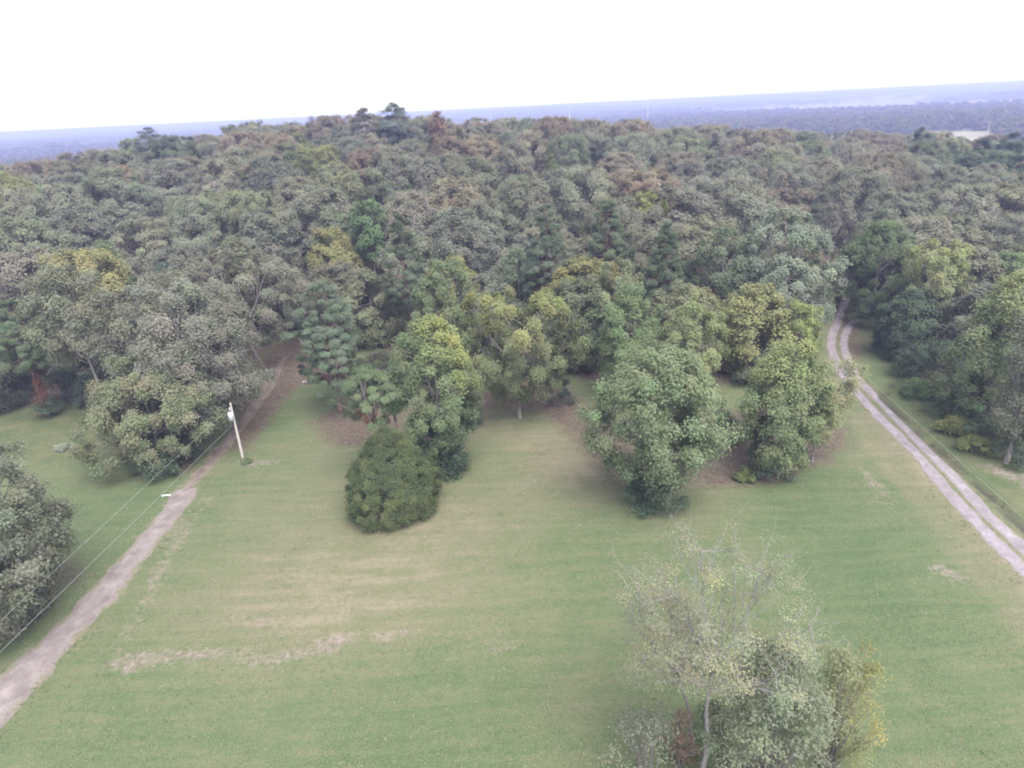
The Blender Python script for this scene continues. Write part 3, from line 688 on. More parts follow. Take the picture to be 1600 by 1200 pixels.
# foreground sparse trees
PALT = [(1.0, 1.0, .9), (.9, .97, .85), (1.15, 1.05, .85), (.8, .88, .75), (1.25, 1.18, 1.0)]
def palt(c, rng): return PALT[rng.integers(len(PALT))]
def thin_tree(label, spec, wpx, seed, **kw):
    b, H = basespec(*spec); R = wpx / 2 * depth(b + [0, 0, H * .8]) / FPX
    wd, cr = gen_tree(seed, H, R, shape='vase', tintf=palt, twigs=9, asp=.7, inner=.75, **kw)
    put_tree('bare_tree', label, 'tree', b, wd, cr, (.15, .156, .115), M_PALEBARK, r=R * .5)
thin_tree('nearly leafless pale-barked tree in the foreground, its trunk cut by the bottom edge', (1092, 1238, 885), 320, 71, cb=.54, puffs=160, pr=.75, ls=.10, lpp=95, trunk_r=.17, lean=(.03, .02), lump=.3, sides=6, wire=.55)
thin_tree('left-leaning thin tree with few leaves behind the leafless foreground tree', (1082, 1178, 925), 190, 88, cb=.46, puffs=100, pr=.75, ls=.10, lpp=80, trunk_r=.15, lean=(-.24, .03), lump=.35, sides=6, wire=.55)

FG = 'shrubs round the foreground tree'
def yfringe(c, rng):
    k = np.clip(c[0] * .9 + rng.normal() * .25, 0, 1); return (1 + .5 * k, 1 + .3 * k, 1 - .2 * k)
shrub('big silvery olive bush right of the leafless foreground trunk', 1185, 1262, 1022, 205, (.120, .136, .090), 101, FG, n=170, lpp=95, ls=.19)
shrub('yellow-fringed green bush at the right of the foreground clump', 1292, 1200, 1000, 125, (.122, .130, .072), 102, FG, n=80, lpp=70, ls=.18, tintf=yfringe)
shrub('russet-brown bush at the foot of the leafless foreground tree', 1060, 1200, 1105, 60, (.135, .092, .072), 103, FG, n=22, lpp=90, ls=.16)
shrub('low greyish green bush left of the leafless foreground trunk', 1010, 1225, 1110, 150, (.112, .120, .088), 104, FG, n=40, lpp=60, ls=.16)
shrub('mid-green sapling tuft behind the leafless foreground trunk', 1120, 1150, 3.6, 3.0, (.090, .115, .062), 105, FG, n=26, lpp=90, ls=.18)

# undergrowth with places of its own
E = 'shrubs along the wood edge'
for k, (lb, px_, py_, h_, w_, c_) in enumerate([
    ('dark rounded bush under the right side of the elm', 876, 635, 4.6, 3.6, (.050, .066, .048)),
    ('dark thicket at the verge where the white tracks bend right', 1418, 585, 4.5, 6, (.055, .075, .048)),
    ('leafy green bank bush beside the ditch bend', 1436, 618, 2.4, 5, (.075, .110, .050)),
    ('green bramble heap below the full light green tree', 1478, 650, 3.0, 5.5, (.070, .100, .052)),
    ('yellowish weed clump above the ditch on the right', 1490, 676, 1.8, 4.2, (.140, .150, .055)),
    ('second yellowish weed clump nearer the tan bare ground', 1524, 706, 1.7, 4.2, (.130, .140, .055)),
    ('dark bush under the thin half-bare tree at the right edge', 1590, 722, 4.2, 5, (.055, .078, .046)),
    ('tall dark thicket behind the leafy bank bush at the ditch bend', 1462, 606, 6.5, 8, (.062, .082, .055)),
    ('dark green thicket under the left side of the full light green tree', 1500, 640, 5.0, 7, (.066, .088, .056)),
    ('deep green thicket right of the full light green tree', 1585, 668, 6.5, 8, (.062, .084, .054)),
    ('green bramble bank between the two yellowish weed clumps and the thicket', 1545, 690, 3.2, 6, (.080, .105, .060)),
    ('grey-green brush between the maple and the rounded yellow-green tree', 1120, 690, 4.2, 6, (.072, .085, .062)),
    ('low yellow-green weed at the foot of the rounded tree', 1165, 748, 1.2, 2.6, (.105, .130, .050)),
    ('dark vine mound wrapped round the maple foot on the meadow', 1022, 788, 4.6, 6.4, (.058, .084, .050)),
    ('ivy mound hugging the foot of the tall yellow-leaved tree', 706, 733, 3.4, 5, (.050, .075, .048)),
    ('dark brush at the foot of the yellowish olive bushy tree', 252, 744, 3.0, 5.6, (.050, .070, .045)),
    ('lone grey-leaved weed on the rough grass at left', 104, 702, .8, 2.0, (.17, .19, .15)),
    ('bluish bush beneath the pale grey forked oak', 145, 630, 4.6, 4.6, (.070, .098, .075)),
    ('low bush at the foot of the russet-vined pine', 78, 650, 2.6, 4.2, (.070, .095, .056)),
    ('young green shoots right at the foot of the utility pole', 383, 724, .5, 1.0, (.100, .125, .062)),
    ('brown-green brush behind the blue-green pine', 590, 575, 2.6, 7, (.085, .085, .058)),
    ('dusky brush left of the blue-green pine, above the dirt path', 484, 530, 2.6, 4, (.062, .066, .050)),
    ('dark brush between the yellow-leaved tree and the elm', 762, 590, 3.6, 6, (.066, .080, .052)),
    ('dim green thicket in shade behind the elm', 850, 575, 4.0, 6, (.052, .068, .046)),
    ('dim thicket below the drooping yellow-green tree', 1080, 610, 4.0, 7, (.070, .088, .055)),
    ('grey thicket below the cottonwood, left of the small round tree', 1185, 600, 5.0, 7, (.085, .102, .070)),
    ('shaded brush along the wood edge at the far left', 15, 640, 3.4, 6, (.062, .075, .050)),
    ('dark brush between the russet-vined pine and the bluish bush', 112, 622, 5.0, 6.5, (.060, .076, .054)),
    ('dark brush right of the pale grey forked oak', 195, 640, 4.6, 6.5, (.058, .074, .052)),
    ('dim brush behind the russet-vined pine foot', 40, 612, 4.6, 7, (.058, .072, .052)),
    ('low grey brush right of the blue-green pine, on the litter', 610, 600, 2.4, 6, (.080, .086, .066)),
    ('small dark bush against the yellow-leaved tree on its glade side', 742, 660, 2.0, 3.4, (.070, .088, .056)),
]):
    shrub(lb, px_, py_, h_, w_, c_, 200 + k, E, n=max(8, int(w_ * 7)), lpp=120, ls=.22)

# second leader of the thin pine (grey trunk right of it)
b, H = basespec(628, 742, 600)
wd, cr = gen_tree(61, H, 1.7, cb=.72, shape='round', puffs=14, pr=.8, ls=.28, asp=.36, squash=.6, trunk_r=.15)
put_tree('pine_tree', 'slender pine with a smooth grey trunk right of the flat-topped pine', 'tree', b, wd, cr, (.085, .120, .055), M_PALEBARK)

# ------------------------------------------------------------------ the wood: individuals
rs = random.Random(5)
OAKS = []
for k in range(8):
    sh = ('spread', 'round', 'spread', 'egg', 'round', 'vase', 'spread', 'egg')[k]
    wdm, crm = gen_tree(300 + k, 16.5, 6.9, cb=.20, shape=sh, puffs=(130, 110, 150, 125, 100, 120, 160, 115)[k], pr=(1.25, 1.4, 1.15, 1.25, 1.45, 1.3, 1.1, 1.35)[k], ls=.31, squash=1.08, upn=.55, lump=.24, inner=.22, wire=.5, dens=1.15)
    OAKS.append((wdm.mesh('trunk', M_BARK, True), crm.mesh('crown', M_LEAF, tint=True)))
EDGE = []
for k in range(4):
    wdm, crm = gen_tree(320 + k, 15, 5.6, cb=.05, shape=('egg', 'round', 'egg', 'column')[k], puffs=120, pr=1.15, ls=.29, squash=1.08, upn=.52, lump=.28, inner=.2, wire=.5)
    EDGE.append((wdm.mesh('trunk', M_BARK, True), crm.mesh('crown', M_LEAF, tint=True)))
PINES = []
for k in range(3):
    wdm, crm = gen_tree(330 + k, 18, 3.9, cb=.4, shape='pine', puffs=80, pr=1.0, ls=.30, asp=.45, squash=.75)
    PINES.append((wdm.mesh('trunk', M_PINEBARK, True), crm.mesh('crown', M_LEAF, tint=True)))
pts = []
rng = np.random.default_rng(77)
cells = {}
cand = np.stack([rng.uniform(-400, 410, 60000), rng.uniform(40, 430, 60000)], 1)
cand = cand[inpoly(cand[:, 0], cand[:, 1], FOREST)]
cand = cand[np.argsort(np.hypot(cand[:, 0], cand[:, 1] ) // 12 + rng.random(len(cand)) * .9)]
occ = np.array(OCC)
roads = TL + TR[::-1]
dtr = np.minimum(seg_dist(cand[:, 0], cand[:, 1], TL), seg_dist(cand[:, 0], cand[:, 1], TR))
dpa = seg_dist(cand[:, 0], cand[:, 1], PATH_C)
for (x, y), d1, d2, d3 in zip(cand, dtr, dpa, polysd(cand[:, 0], cand[:, 1], FOREST)):
    if d1 < 6.5 or d2 < 5: continue
    bx_, by_, bd_ = project((x, y, float(terrain(x, y))))
    if bx_ > 1370 and by_ > 585: continue
    r0 = (11.0 if d3 > 12 else 7.6) + 2.6 * rng.random()
    if ((occ[:, 0] - x) ** 2 + (occ[:, 1] - y) ** 2 < (occ[:, 2] + 2.2) ** 2).any(): continue
    cx, cy_ = int(x // 10), int(y // 10); ok = True
    for i in (-1, 0, 1):
        for j in (-1, 0, 1):
            for q in cells.get((cx + i, cy_ + j), ()):
                if (q[0] - x) ** 2 + (q[1] - y) ** 2 < r0 * r0: ok = False
    if not ok: continue
    cells.setdefault((cx, cy_), []).append((x, y)); pts.append((x, y))
info = []
for x, y in pts:
    z = float(terrain(x, y)); h = 16 * rs.uniform(.80, 1.16)
    if y < 108: h *= .9
    px_, py_, dd = project((x, y, z + h * .75))
    seen = dd > 5 and y < 330 and -45 < px_ < 1645 and 100 < py_ < 1200
    info.append((x, y, z, h, px_, py_, dd, seen))
info.sort(key=lambda q: (not q[7], q[6]))
PAL = [('grey-olive', GREYOLIVE, 46), ('olive', OLIVE, 22), ('brownish olive', BROWNOL, 20), ('russet brown', RUSSET, 5), ('green', MGREEN, 9), ('yellowish green', (.145, .145, .062), 4), ('dusky grey-green', (.116, .120, .092), 11)]
def pick(x, y):
    wts = []
    n = float(fbm(x / 45, y / 45, 41, 3)); far_ = float(sstep(140, 230, y))
    for nm, c, wt in PAL:
        if nm == 'russet brown' and y < 145: wt = 0
        if nm == 'brownish olive' and y < 135: wt *= .15
        if nm in ('russet brown', 'brownish olive'): wt *= .35 + 1.6 * far_ * (n > .47) + .7 * far_
        if nm in ('green', 'yellowish green'): wt *= 1.5 - far_
        wts.append(wt)
    nm, c, _ = rs.choices(PAL, wts)[0]
    v = rs.uniform(.86, 1.16); return nm, tuple(v * q * rs.uniform(.95, 1.05) for q in c)
# labels of the wood's own trees: their colour and where they stand from a tree one can find
MARKS = [('the skyline pine', 612, 185), ('the far-left skyline pine', 226, 210), ('the tan-field bluish pine', 1443, 215), ('the right-edge broad pine', 1590, 225),
         ('the glowing yellow-green crown', 1014, 312), ('the fresh green crown', 570, 325), ('the half-bare forked tree', 1205, 290), ('the whitish-trunked grey tree', 1316, 320),
         ('the bright green left pine', 158, 395), ('the russet-vined pine', 60, 540), ('the forked pale oak', 145, 460), ('the tall grey-olive oak', 362, 430), ('the blue-green pine', 515, 500),
         ('the bare-trunked pine', 623, 375), ('the straight dark pine', 853, 370), ('the slim pale-trunked pine', 950, 350), ('the dense dark pine', 1042, 390), ('the silvery cottonwood', 1230, 400),
         ('the track-end dark tree', 1388, 400), ('the yellow-flecked right tree', 1474, 415), ('the full light-green tree', 1516, 500), ('the soft green edge tree', 1588, 440), ('the cream-tipped tree', 962, 430)]
ORD = ['first', 'second', 'third', 'fourth', 'fifth', 'sixth', 'seventh', 'eighth', 'ninth', 'tenth', 'eleventh', 'twelfth', 'thirteenth', 'fourteenth', 'fifteenth', 'sixteenth', 'seventeenth', 'eighteenth', 'nineteenth', 'twentieth']
DIRS = ['right of', 'below and right of', 'below', 'below and left of', 'left of', 'above and left of', 'above', 'above and right of']
def name_wood(items):
    """items: [(empty, colour, kind, px, py)] -> each the n-th of its colour in a direction from its nearest landmark."""
    by = {}
    for e, colr, kind, px_, py_ in items:
        m_ = min(MARKS, key=lambda q: math.hypot(q[1] - px_, (q[2] - py_) * 1.6))
        a_ = math.atan2((py_ - m_[2]) * 1.3, px_ - m_[1]); k_ = int(round(a_ / (math.pi / 4))) % 8
        by.setdefault((colr, kind, m_[0], k_), []).append((math.hypot(px_ - m_[1], py_ - m_[2]), e))
    for (colr, kind, m_, k_), L in by.items():
        L.sort(key=lambda q: q[0])
        for i_, (_, e) in enumerate(L):
            e['label'] = ('%s %s %s %s' % (colr, kind, DIRS[k_], m_)) if len(L) == 1 else ('%s of the %s %ss %s %s' % (ORD[min(i_, 19)], colr, kind, DIRS[k_], m_))
rest = []; nI = 0; NAMED = []
def copy_into(e, tm, cm, color):
    link('trunk', tm, e); link('crown', cm, e, color=color)
for (x, y, z, h, px_, py_, dd, seen) in info:
    if seen and nI < 300:
        nI += 1
        pine = rs.random() < .045
        if pine:
            tm, cm = PINES[rs.randrange(3)]; col = tuple(rs.uniform(.9, 1.2) * q for q in (.086, .102, .062)); nm = 'dark green'; hh = h / 18 * 1.06; ww = rs.uniform(.9, 1.1)
            e = thing('pine_tree', None, 'tree', (x, y, z), 'trees of the wood')
        else:
            edge_ = float(polysd(np.array(x), np.array(y), FOREST)) < 15; tm, cm = EDGE[rs.randrange(4)] if edge_ else OAKS[rs.randrange(8)]; nm, col = pick(x, y); hh = h / 16.2; ww = rs.uniform(.94, 1.24)
            e = thing('broadleaf_tree', None, 'tree', (x, y, z), 'trees of the wood')
        e.rotation_euler = (rs.uniform(-.03, .03), rs.uniform(-.03, .03), rs.uniform(0, 6.28)); e.scale = (ww, ww * rs.uniform(.92, 1.08), hh)
        copy_into(e, tm, cm, col); NAMED.append((e, nm, 'pine' if pine else 'crown', min(max(px_, 0), 1600), py_))
    elif dd > 5 and -420 < px_ + 0 < 2020 or seen:
        rest.append((x, y, z, h))
name_wood(NAMED)

def scatter(name, label, sources, P_, rotz, scl, col, var):
    """ONE object of massed trees: geometry nodes set tree crowns on its points."""
    me = bpy.data.meshes.new(name); n_ = len(P_); me.vertices.add(n_); me.vertices.foreach_set('co', np.asarray(P_, np.float32).ravel())
    rt = np.zeros((n_, 3), np.float32); rt[:, 2] = rotz
    for nm_, ty, arr, key in (('rot', 'FLOAT_VECTOR', rt, 'vector'), ('scl', 'FLOAT_VECTOR', np.asarray(scl, np.float32), 'vector'), ('variant', 'INT', np.asarray(var, np.int32), 'value')):
        me.attributes.new(nm_, ty, 'POINT').data.foreach_set(key, arr.ravel())
    c4 = np.ones((n_, 4), np.float32); c4[:, :3] = col
    me.attributes.new('treecol', 'FLOAT_COLOR', 'POINT').data.foreach_set('color', c4.ravel())
    cl = bpy.data.collections.new(name + '_crowns')
    for m_ in sources:
        m2 = m_.copy(); m2.materials[0] = M_MASS; cl.objects.link(bpy.data.objects.new('crown_source', m2))
    ng = bpy.data.node_groups.new(name + '_scatter', 'GeometryNodeTree')
    ng.interface.new_socket('Geometry', in_out='INPUT', socket_type='NodeSocketGeometry'); ng.interface.new_socket('Geometry', in_out='OUTPUT', socket_type='NodeSocketGeometry')
    gi = ng.nodes.new('NodeGroupInput'); go = ng.nodes.new('NodeGroupOutput'); ip = ng.nodes.new('GeometryNodeInstanceOnPoints')
    ci = ng.nodes.new('GeometryNodeCollectionInfo'); ci.inputs['Collection'].default_value = cl; ci.inputs['Separate Children'].default_value = True; ci.inputs['Reset Children'].default_value = True
    def na(nm_, ty):
        q = ng.nodes.new('GeometryNodeInputNamedAttribute'); q.data_type = ty; q.inputs['Name'].default_value = nm_; return q.outputs[0]
    e2r = ng.nodes.new('FunctionNodeEulerToRotation'); L_ = ng.links.new
    L_(gi.outputs[0], ip.inputs['Points']); L_(ci.outputs[0], ip.inputs['Instance']); ip.inputs['Pick Instance'].default_value = True
    L_(na('variant', 'INT'), ip.inputs['Instance Index']); L_(na('rot', 'FLOAT_VECTOR'), e2r.inputs[0]); L_(e2r.outputs[0], ip.inputs['Rotation']); L_(na('scl', 'FLOAT_VECTOR'), ip.inputs['Scale'])
    L_(ip.outputs[0], go.inputs[0])
    o = link(name, me); md = o.modifiers.new('scatter', 'NODES'); md.node_group = ng
    return tag(o, label, name.replace('_', ' '), kind='stuff')
R_A = np.array(rest); k_ = len(R_A); rng = np.random.default_rng(6)
hs_ = R_A[:, 3] / 16.2; ws_ = rng.uniform(.96, 1.24, k_)
scatter('forest', 'massed brown and olive trees along the back of the ridge', [c_ for _, c_ in OAKS], R_A[:, :3], rng.uniform(0, 6.28, k_), np.stack([ws_, ws_, hs_], 1), np.array([muted(pick(q[0], q[1])[1]) for q in R_A]), rng.integers(0, 8, k_))
print('wood: individuals', nI, 'massed', len(rest))

# ------------------------------------------------------------------ far country
# woods on the plain: rounded crowns as far as crowns can be told apart
FIELD = [at(*p)[:2] for p in ((1430, 230), (1490, 234), (1560, 231), (1552, 206), (1500, 204), (1440, 207))]
CLEAR = [np.array(p) for p in ((285, 400), (350, 410))] + [FIELD[2], FIELD[3], FIELD[5], FIELD[0]]
rng = np.random.default_rng(9)
n = 20000
th = rng.uniform(-1.02, 1.02, n); r = np.sqrt(rng.uniform(400 ** 2, 2000 ** 2, n))
x = np.sin(th) * r; y = np.cos(th) * r
keep = (y > 330) & ~inpoly(x, y, [np.array(p) for p in FOREST]) & (fbm(x / 300, y / 200, 51, 3) > .42) & ~inpoly(x, y, FIELD) & ~inpoly(x, y, CLEAR)
FARF = [((560, 1180), (1050, 1200), (1080, 1330), (640, 1300)), ((250, 1500), (520, 1500), (540, 1610), (270, 1590)), ((120, 1350), (260, 1350), (270, 1430), (120, 1420)), ((900, 1500), (1500, 1480), (1560, 1640), (950, 1640))]
for f in FARF: keep &= ~inpoly(x, y, [np.array(p) for p in f])
v_ = np.stack([x, y, terrain(x, y) + 17], 1) - CAM; w_ = v_ @ F_
tx_, ty_ = 800 + FPX * (v_ @ R_) / w_, 600 - FPX * (v_ @ U_) / w_
keep &= ~((tx_ > 1426) & (tx_ < 1565) & (ty_ < 233) & (np.hypot(x, y) < 800))      # the open ground this side of the tan field
x, y = x[keep], y[keep]; print('far crowns', len(x))
z = terrain(x, y); K = len(x)
BLOBS = []
for k in range(5):
    _w, crm = gen_tree(370 + k, 15, 7.5, cb=.08, shape=('round', 'egg', 'spread', 'egg', 'round')[k], puffs=26, pr=2.3, ls=1.5, lump=.3, inner=.1, limbs=False, dens=.7)
    BLOBS.append(crm.mesh('crown', M_LEAF, tint=True))
pal = np.array([(.085, .088, .055), (.10, .088, .058), (.07, .084, .048), (.12, .098, .060), (.08, .09, .055)])
sc_ = rng.uniform(.7, 1.35, K); ws_ = rng.uniform(.8, 1.3, K)
scatter('far_woods', 'hazy blue woods spread over the plain beyond the ridge', BLOBS, np.stack([x, y, z], 1), rng.uniform(0, 6.28, K), np.stack([ws_, ws_, sc_], 1), pal[rng.integers(5, size=K)] * rng.uniform(.75, 1.2, (K, 1)), rng.integers(0, 5, K))

# beyond: the canopy as one rolling sheet
th = np.linspace(-1.05, 1.05, 620); rd = np.geomspace(1900, 11500, 170)
T_, R2 = np.meshgrid(th, rd); x = np.sin(T_) * R2; y = np.cos(T_) * R2
z = terrain(x, y) + 1 + 20 * sstep(.44, .50, fbm(x / 1100, y / 420, 61, 3)) * (.5 + .8 * vnoise(x / 16, y / 30, 62))
i = np.arange(z.size).reshape(z.shape)
Qf = np.stack([i[:-1, :-1], i[:-1, 1:], i[1:, 1:], i[1:, :-1]], -1).reshape(-1, 4)
cf = np.where(fbm(x / 1100, y / 420, 61, 3).reshape(-1, 1) < .46, np.array([(.22, .20, .12)]), np.array([(.075, .080, .048)])) * (.7 + .6 * vnoise(x / 60, y / 80, 63).reshape(-1, 1))
tag(link('horizon_woods', mesh('horizon_woods', np.stack([x, y, z], -1).reshape(-1, 3), Qf, M_LEAF, cf)), 'blue tree-covered country fading out at the horizon', 'woods', kind='stuff')

def field(poly, label, mat_=M_HAY):
    p = np.array(poly, float); n = 8
    V = []; c0 = p.mean(0)
    # a fan of rings that follows the ground
    q, _ = resample(np.r_[p, p[:1]], 25); m = len(q)
    for k in range(n + 1):
        rr_ = c0 + (q - c0) * k / n; V.append(np.c_[rr_, terrain(rr_[:, 0], rr_[:, 1]) + .35])
    V = np.stack(V); i = np.arange((n + 1) * m).reshape(n + 1, m)
    Q = np.stack([i[:-1, :-1], i[1:, :-1], i[1:, 1:], i[:-1, 1:]], -1).reshape(-1, 4)
    o = link('field', mesh('field', V.reshape(-1, 3), Q, mat_, smooth=True)); o['label'] = label; return tag(o, kind='structure')
field(FIELD, 'tan mown field beyond the pines on the right')
for f, l in zip(FARF, ('pale far field, a thin strip near the right edge', 'pale far field strip left of the tall mast', 'pale far field strip behind the ridge', 'farthest pale field at the right')): field(f, l)

# far buildings: pale sheds and houses, a few pixels each
def house(loc, L, Wd, h, rot, label):
    e = thing('house', label, 'house', loc, 'pale buildings far out on the plain'); e.rotation_euler.z = rot
    b = MB(); b.box((0, 0, h / 2), (L, Wd, h)); link('wall', b.mesh('wall', M_WHITE), e)
    rh = Wd * .3
    V = np.array([[-L / 2 - .5, -Wd / 2 - .5, h], [L / 2 + .5, -Wd / 2 - .5, h], [L / 2 + .5, Wd / 2 + .5, h], [-L / 2 - .5, Wd / 2 + .5, h], [-L / 2 - .5, 0, h + rh], [L / 2 + .5, 0, h + rh]]) + [0, 0, .01]
    link('roof', mesh('roof', V, [[0, 1, 5, 4], [2, 3, 4, 5], [3, 2, 1, 0]], M_ROOF, T=[[0, 4, 3], [1, 2, 5]]), e)
    d = MB()
    for k in range(3): d.box((-L * .3 + k * L * .3, -Wd / 2 - .04, h * .5), (L * .1, .1, h * .35))
    for k, (vx) in enumerate((-L * .3, 0, L * .3)):
        dd = MB(); dd.box((vx, -Wd / 2 - .04, h * .5), (L * .1, .1, h * .35)); link('window', dd.mesh('window', M_ROOF), e)
def fpoint(px_, dist):
    dr = ray(px_, 172); return np.array([dr[0] / dr[1] * dist, dist])
for k, (px_, dist, L, lb) in enumerate([(757, 1390, 26, 'white shed left of the near mast, far out'), (790, 1400, 34, 'long white shed below the leftmost mast'), (818, 1420, 22, 'white house right of the long shed'), (1001, 1370, 24, 'white house left of the tall mast foot'), (1022, 1380, 20, 'small white house right of the tall mast foot'), (1038, 1370, 30, 'brightest white house right of the tall mast'), (1546, 1400, 30, 'white barn on the pale strip near the right edge')]):
    q = fpoint(px_, dist); house((q[0], q[1], float(terrain(*q))), L, 11, 5.5, .2 * (k % 3) - .2, lb)

def mast(px_, ty, dist, label):
    b, H = topspec(px_, ty, dist)
    e = thing('radio_mast', label, 'mast', b, 'lattice masts on the horizon')
    leg = []
    for k in range(3):
        a = k * 2.094; m = MB(); m.tube([[math.cos(a) * 2.2, math.sin(a) * 2.2, -.5], [math.cos(a) * .6, math.sin(a) * .6, H]], [.2, .14], 5); link('leg', m.mesh('leg', M_METAL), e)
    m = MB(); nz = 14
    for j in range(nz):
        z0, z1 = H * j / nz, H * (j + 1) / nz
        for k in range(3):
            a, a2 = k * 2.094, (k + 1) * 2.094
            f0 = 2.2 - 1.6 * z0 / H; f1 = 2.2 - 1.6 * z1 / H
            m.tube([[math.cos(a) * f0, math.sin(a) * f0, z0], [math.cos(a2) * f1, math.sin(a2) * f1, z1]], [.07, .07], 4)
    link('bracing', m.mesh('bracing', M_METAL), e)
    m = MB(); m.tube([[0, 0, H - 1], [0, 0, H + 3]], [.15, .1], 5); link('antenna', m.mesh('antenna', M_METAL), e)
mast(1013, 146, 1500, 'tallest pale lattice mast on the horizon right of centre')
mast(890, 157, 1500, 'pale lattice mast on the horizon, middle one of three')
mast(765, 163, 1500, 'pale lattice mast on the horizon, leftmost of three')

# ------------------------------------------------------------------ utility poles and wires
def utility_pole(base, H, label, toward, lean=(0, 0), full=True, r=.15):
    e = thing('utility_pole', label, 'utility pole', base, 'wooden utility poles')
    m = MB(); top = np.array([lean[0] * H, lean[1] * H, H]); m.tube([[0, 0, -.4], top * .5, top], [r * 1.1, r * .95, r * .72], 10)
    m.tube([top, top + [0, 0, .03]], [r * .72, .001], 10)
    link('pole', m.mesh('pole', M_POLE, True), e)
    d = np.array([math.cos(toward), math.sin(toward), 0])
    if full:
        tz = H * .80; c = top * (tz / H) + d * .48
        m = MB(); m.tube([c + [0, 0, -.52], c + [0, 0, -.50], c + [0, 0, .48], c + [0, 0, .55], c + [0, 0, .56]], [.02, .29, .29, .24, .01], 14)
        tk = link('transformer', m.mesh('transformer', M_METAL, True), e)
        for s_ in (-.12, .12):
            m = MB(); q = c + np.array([-d[1], d[0], 0]) * s_ + [0, 0, .55]; m.tube([q, q + [0, 0, .1], q + [0, 0, .2], q + [0, 0, .32]], [.05, .075, .05, .04], 8); link('bushing', m.mesh('bushing', M_PORC, True), tk)
        m = MB(); m.box(top * (tz / H) + d * .18 + [0, 0, .3], (.3, .12, .08), toward); m.box(top * (tz / H) + d * .18 + [0, 0, -.25], (.3, .12, .08), toward); link('bracket', m.mesh('bracket', M_METAL), e)
        m = MB(); q = top * .93 + d * .38; m.tube([top * .93, q], [.03, .03], 5); link('cutout_arm', m.mesh('cutout_arm', M_METAL), e)
        m = MB(); m.tube([q + [0, 0, -.35], q, q + [0, 0, .12]], [.05, .06, .05], 8); link('fuse_cutout', m.mesh('fuse_cutout', M_WHITE, True), e)
        m = MB(); m.tube(bez(q + [0, 0, -.35], q + [0, 0, -.7] - d * .1, c + [0, 0, .87], 6), [.014] * 6, 4); link('jumper', m.mesh('jumper', M_WIRE), e)
    m = MB(); m.tube([top, top + [0, 0, .18], top + [0, 0, .26]], [.035, .06, .04], 8); link('insulator', m.mesh('insulator', M_PORC, True), e)
    return np.array(base) + top
bP, hP = basespec(380, 718, 630)
DIRW = math.radians(-97)
top1 = utility_pole(bP, hP, 'leaning grey wooden utility pole with transformer beside the dirt path', DIRW, lean=(.012, .0))
b2 = np.array([-38.5, 2.0]); b2 = np.array([b2[0], b2[1], float(terrain(*b2))])
def wire_pt(px_, py_, y): d = ray(px_, py_); return CAM + d * (y / d[1])
q1 = wire_pt(0, 968, 36.5); q2 = wire_pt(0, 1016, 34.6)
def extend(a, q, y):
    k = (y - a[1]) / (q[1] - a[1]); return a + (q - a) * k
a1 = top1 + [0, 0, -.35]; a2 = np.array(bP) + [0, -.2, hP * .66]
e1 = extend(a1, q1, 2.0); e2 = extend(a2, q2, 2.0)
top2 = utility_pole(np.array([e1[0], 1.9, float(terrain(e1[0], 1.9))]), max(5.5, e1[2] - float(terrain(e1[0], 1.9)) + .3), 'wooden utility pole at the near end of the wires, out of the picture', DIRW, full=False)
def wire(name, a, b, sag, label, r=.02, grp='overhead wires on the left'):
    t_ = np.linspace(0, 1, 40)[:, None]; P_ = a + (np.array(b) - a) * t_; P_[:, 2] -= sag * 4 * (t_ * (1 - t_))[:, 0]
    m = MB(); m.tube(P_, [r] * 40, 5); o = link(name, m.mesh(name, M_WIRE, True)); return tag(o, label, 'wire', grp)
wire('overhead_wire', a1, e1, .12, 'upper wire running from the pole top to the lower left', .013)
wire('overhead_wire', a2, e2, .12, 'lower wire running from below the transformer to the lower left', .013)
# service line over the ditch on the right
d0 = wire_pt(1268, 512, 97); d1 = wire_pt(1600, 808, 49); d2 = extend(d0, d1, 12)
zp = float(terrain(d0[0], d0[1]))
utility_pole((d0[0], d0[1], zp), d0[2] - zp + .15, 'wooden utility pole hidden in foliage at the bend of the white tracks', math.radians(-60), full=False, r=.11)
zp = float(terrain(d2[0], d2[1])); utility_pole((d2[0], d2[1], zp), d2[2] - zp + .15, 'wooden utility pole beyond the right picture edge', math.radians(120), full=False, r=.11)
M_GWIRE = simple('green_cable', [(.3, (.24, .30, .18)), (.7, (.32, .38, .24))], 2, rough=.5)
t_ = np.linspace(0, 1, 40)[:, None]; P_ = d0 + (d2 - d0) * t_; P_[:, 2] -= .5 * (t_ * (1 - t_))[:, 0]
m = MB(); m.tube(P_, [.014] * 40, 5); tag(link('service_wire', m.mesh('service_wire', M_GWIRE, True)), 'thin pale green service wire slanting beside the ditch on the right', 'wire')
# far pole by the tan field
b, H = topspec(1547, 190, 420)
tp = utility_pole(b, H, 'thin pale pole standing by the tan field far right', 0, full=False, r=.22)
for dz, lb in ((-.6, 'upper far wire running right from the pole by the field'), (-4.2, 'lower far wire running right from the pole by the field')):
    wire('far_wire', tp + [0, 0, dz], tp + np.array([150, -60, dz]), 1.2, lb, .07, 'far wires by the tan field')

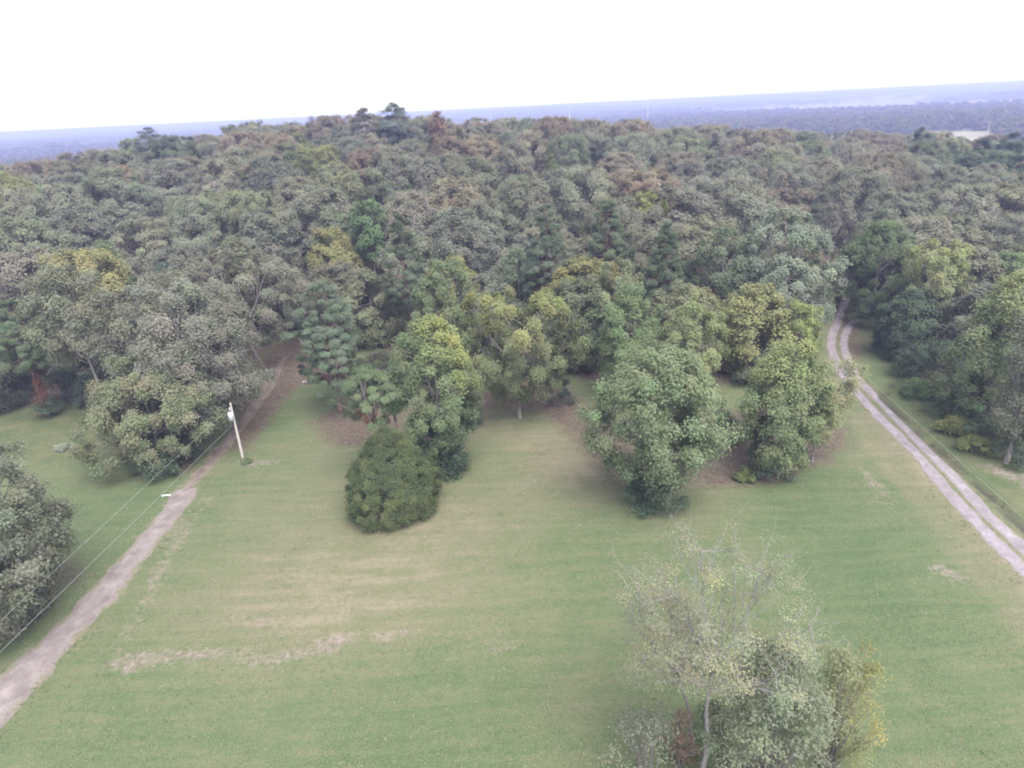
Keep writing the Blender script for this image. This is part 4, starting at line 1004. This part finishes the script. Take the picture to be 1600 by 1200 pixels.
# ------------------------------------------------------------------ small things
p = at(260, 775); m = MB()
rot = math.radians(4)
m.box((0, 0, .09), (.95, .17, .06), rot)
e = thing('board', 'white board lying on the grass left of the gravel drive', 'board', p); link('plank', m.mesh('plank', M_WHITE), e)
m = MB(); m.box((-.42, 0, .03), (.08, .3, .06), rot); m.box((.42, .03, .03), (.08, .3, .06), rot); link('batten', m.mesh('batten', M_POLE), e)
p = at(492, 598); e = thing('rubble_pile', 'pale heap of broken stones beside the blue-green pine', 'rubble', p)
rng = np.random.default_rng(3)
for k in range(16):
    s = rng.uniform(.28, .7, 3) * [1, 1, .6]; c0 = np.array([rng.normal() * 1.0, rng.normal() * .45, s[2] * .35 + max(0, .45 - k * .05)])
    V = np.array([[i, j, l] for i in (-.5, .5) for j in (-.5, .5) for l in (-.5, .5)]) * s * rng.uniform(.6, 1.2, (8, 3))
    a = rng.random() * 6.28; V = V @ np.array([[math.cos(a), math.sin(a), 0], [-math.sin(a), math.cos(a), 0], [0, 0, 1]]) + c0
    link('stone', mesh('stone', V, [[0, 1, 3, 2], [4, 6, 7, 5], [0, 4, 5, 1], [2, 3, 7, 6], [0, 2, 6, 4], [1, 5, 7, 3]], M_STONE), e)

# grass tufts: uneven turf over the near meadow and along the verges
rng = np.random.default_rng(12)
n = 60000
yy = 18 + 95 * rng.random(n) ** 1.5; xx = (rng.random(n) * 2 - 1) * (yy * .95 + 14)
ok = (seg_dist(xx, yy, ROAD_C) > 1.5) & (seg_dist(xx, yy, TL) > .85) & (seg_dist(xx, yy, TR) > .85) & (polysd(xx, yy, FOREST) < 2)
ok &= (fbm(xx / 4, yy / 4, 71, 3) + .25 * rng.random(n)) > .52
xx, yy = xx[ok], yy[ok]; zz = terrain(xx, yy); K = len(xx); nb = 3
edge = np.minimum(seg_dist(xx, yy, ROAD_C) - 1.5, dT.min() + np.minimum(seg_dist(xx, yy, TL), seg_dist(xx, yy, TR)) - .85) < 1.2
hh = rng.uniform(.03, .08, K) * (1 + .9 * edge)
az = rng.random((K, nb)) * 6.28; dv = np.stack([np.cos(az), np.sin(az), 0 * az], -1); pv = np.stack([-np.sin(az), np.cos(az), 0 * az], -1)
b0 = np.stack([xx, yy, zz - .02], 1)[:, None] + dv * rng.uniform(0, .14, (K, nb, 1)); wd_ = rng.uniform(.03, .07, (K, nb, 1))
tp_ = b0 + dv * rng.uniform(.12, .26, (K, nb, 1)); tp_[..., 2] += hh[:, None]
V = np.stack([b0 - pv * wd_, b0 + pv * wd_, tp_], 2).reshape(-1, 3)
gp = np.array([(.085, .105, .05), (.10, .115, .06), (.13, .125, .08), (.09, .11, .054), (.155, .14, .10)])
tn = gp[rng.integers(5, size=K)] * rng.uniform(.8, 1.2, (K, 1))
tag(link('grass', mesh('grass', V, np.zeros((0, 4), int), M_LEAF, np.repeat(tn, nb * 3, 0), T=np.arange(len(V)).reshape(-1, 3))), 'short tufted grass over the meadow', 'grass', kind='stuff')

# ------------------------------------------------------------------ haze
M_HAZE, t = mat('haze')
pv_ = N(t, 'ShaderNodeVolumePrincipled'); pv_.inputs['Color'].default_value = (.50, .535, .94, 1); pv_.inputs['Density'].default_value = .00044; pv_.inputs['Anisotropy'].default_value = .1
o_ = N(t, 'ShaderNodeOutputMaterial'); t.links.new(pv_.outputs[0], o_.inputs['Volume'])
lo_z, hi_z = float(Z.min()) - 1.0, max(44.0, float(Z.max()) + 20)
m = MB(); m.box((0, 0, (lo_z + hi_z) / 2), (30000, 30000, hi_z - lo_z)); tag(link('haze', m.mesh('haze', M_HAZE)), 'thin violet-blue haze over the whole landscape', 'haze', kind='stuff')
print('tris', sum(len(m_.loops) - 2 * len(m_.polygons) for m_ in bpy.data.meshes))
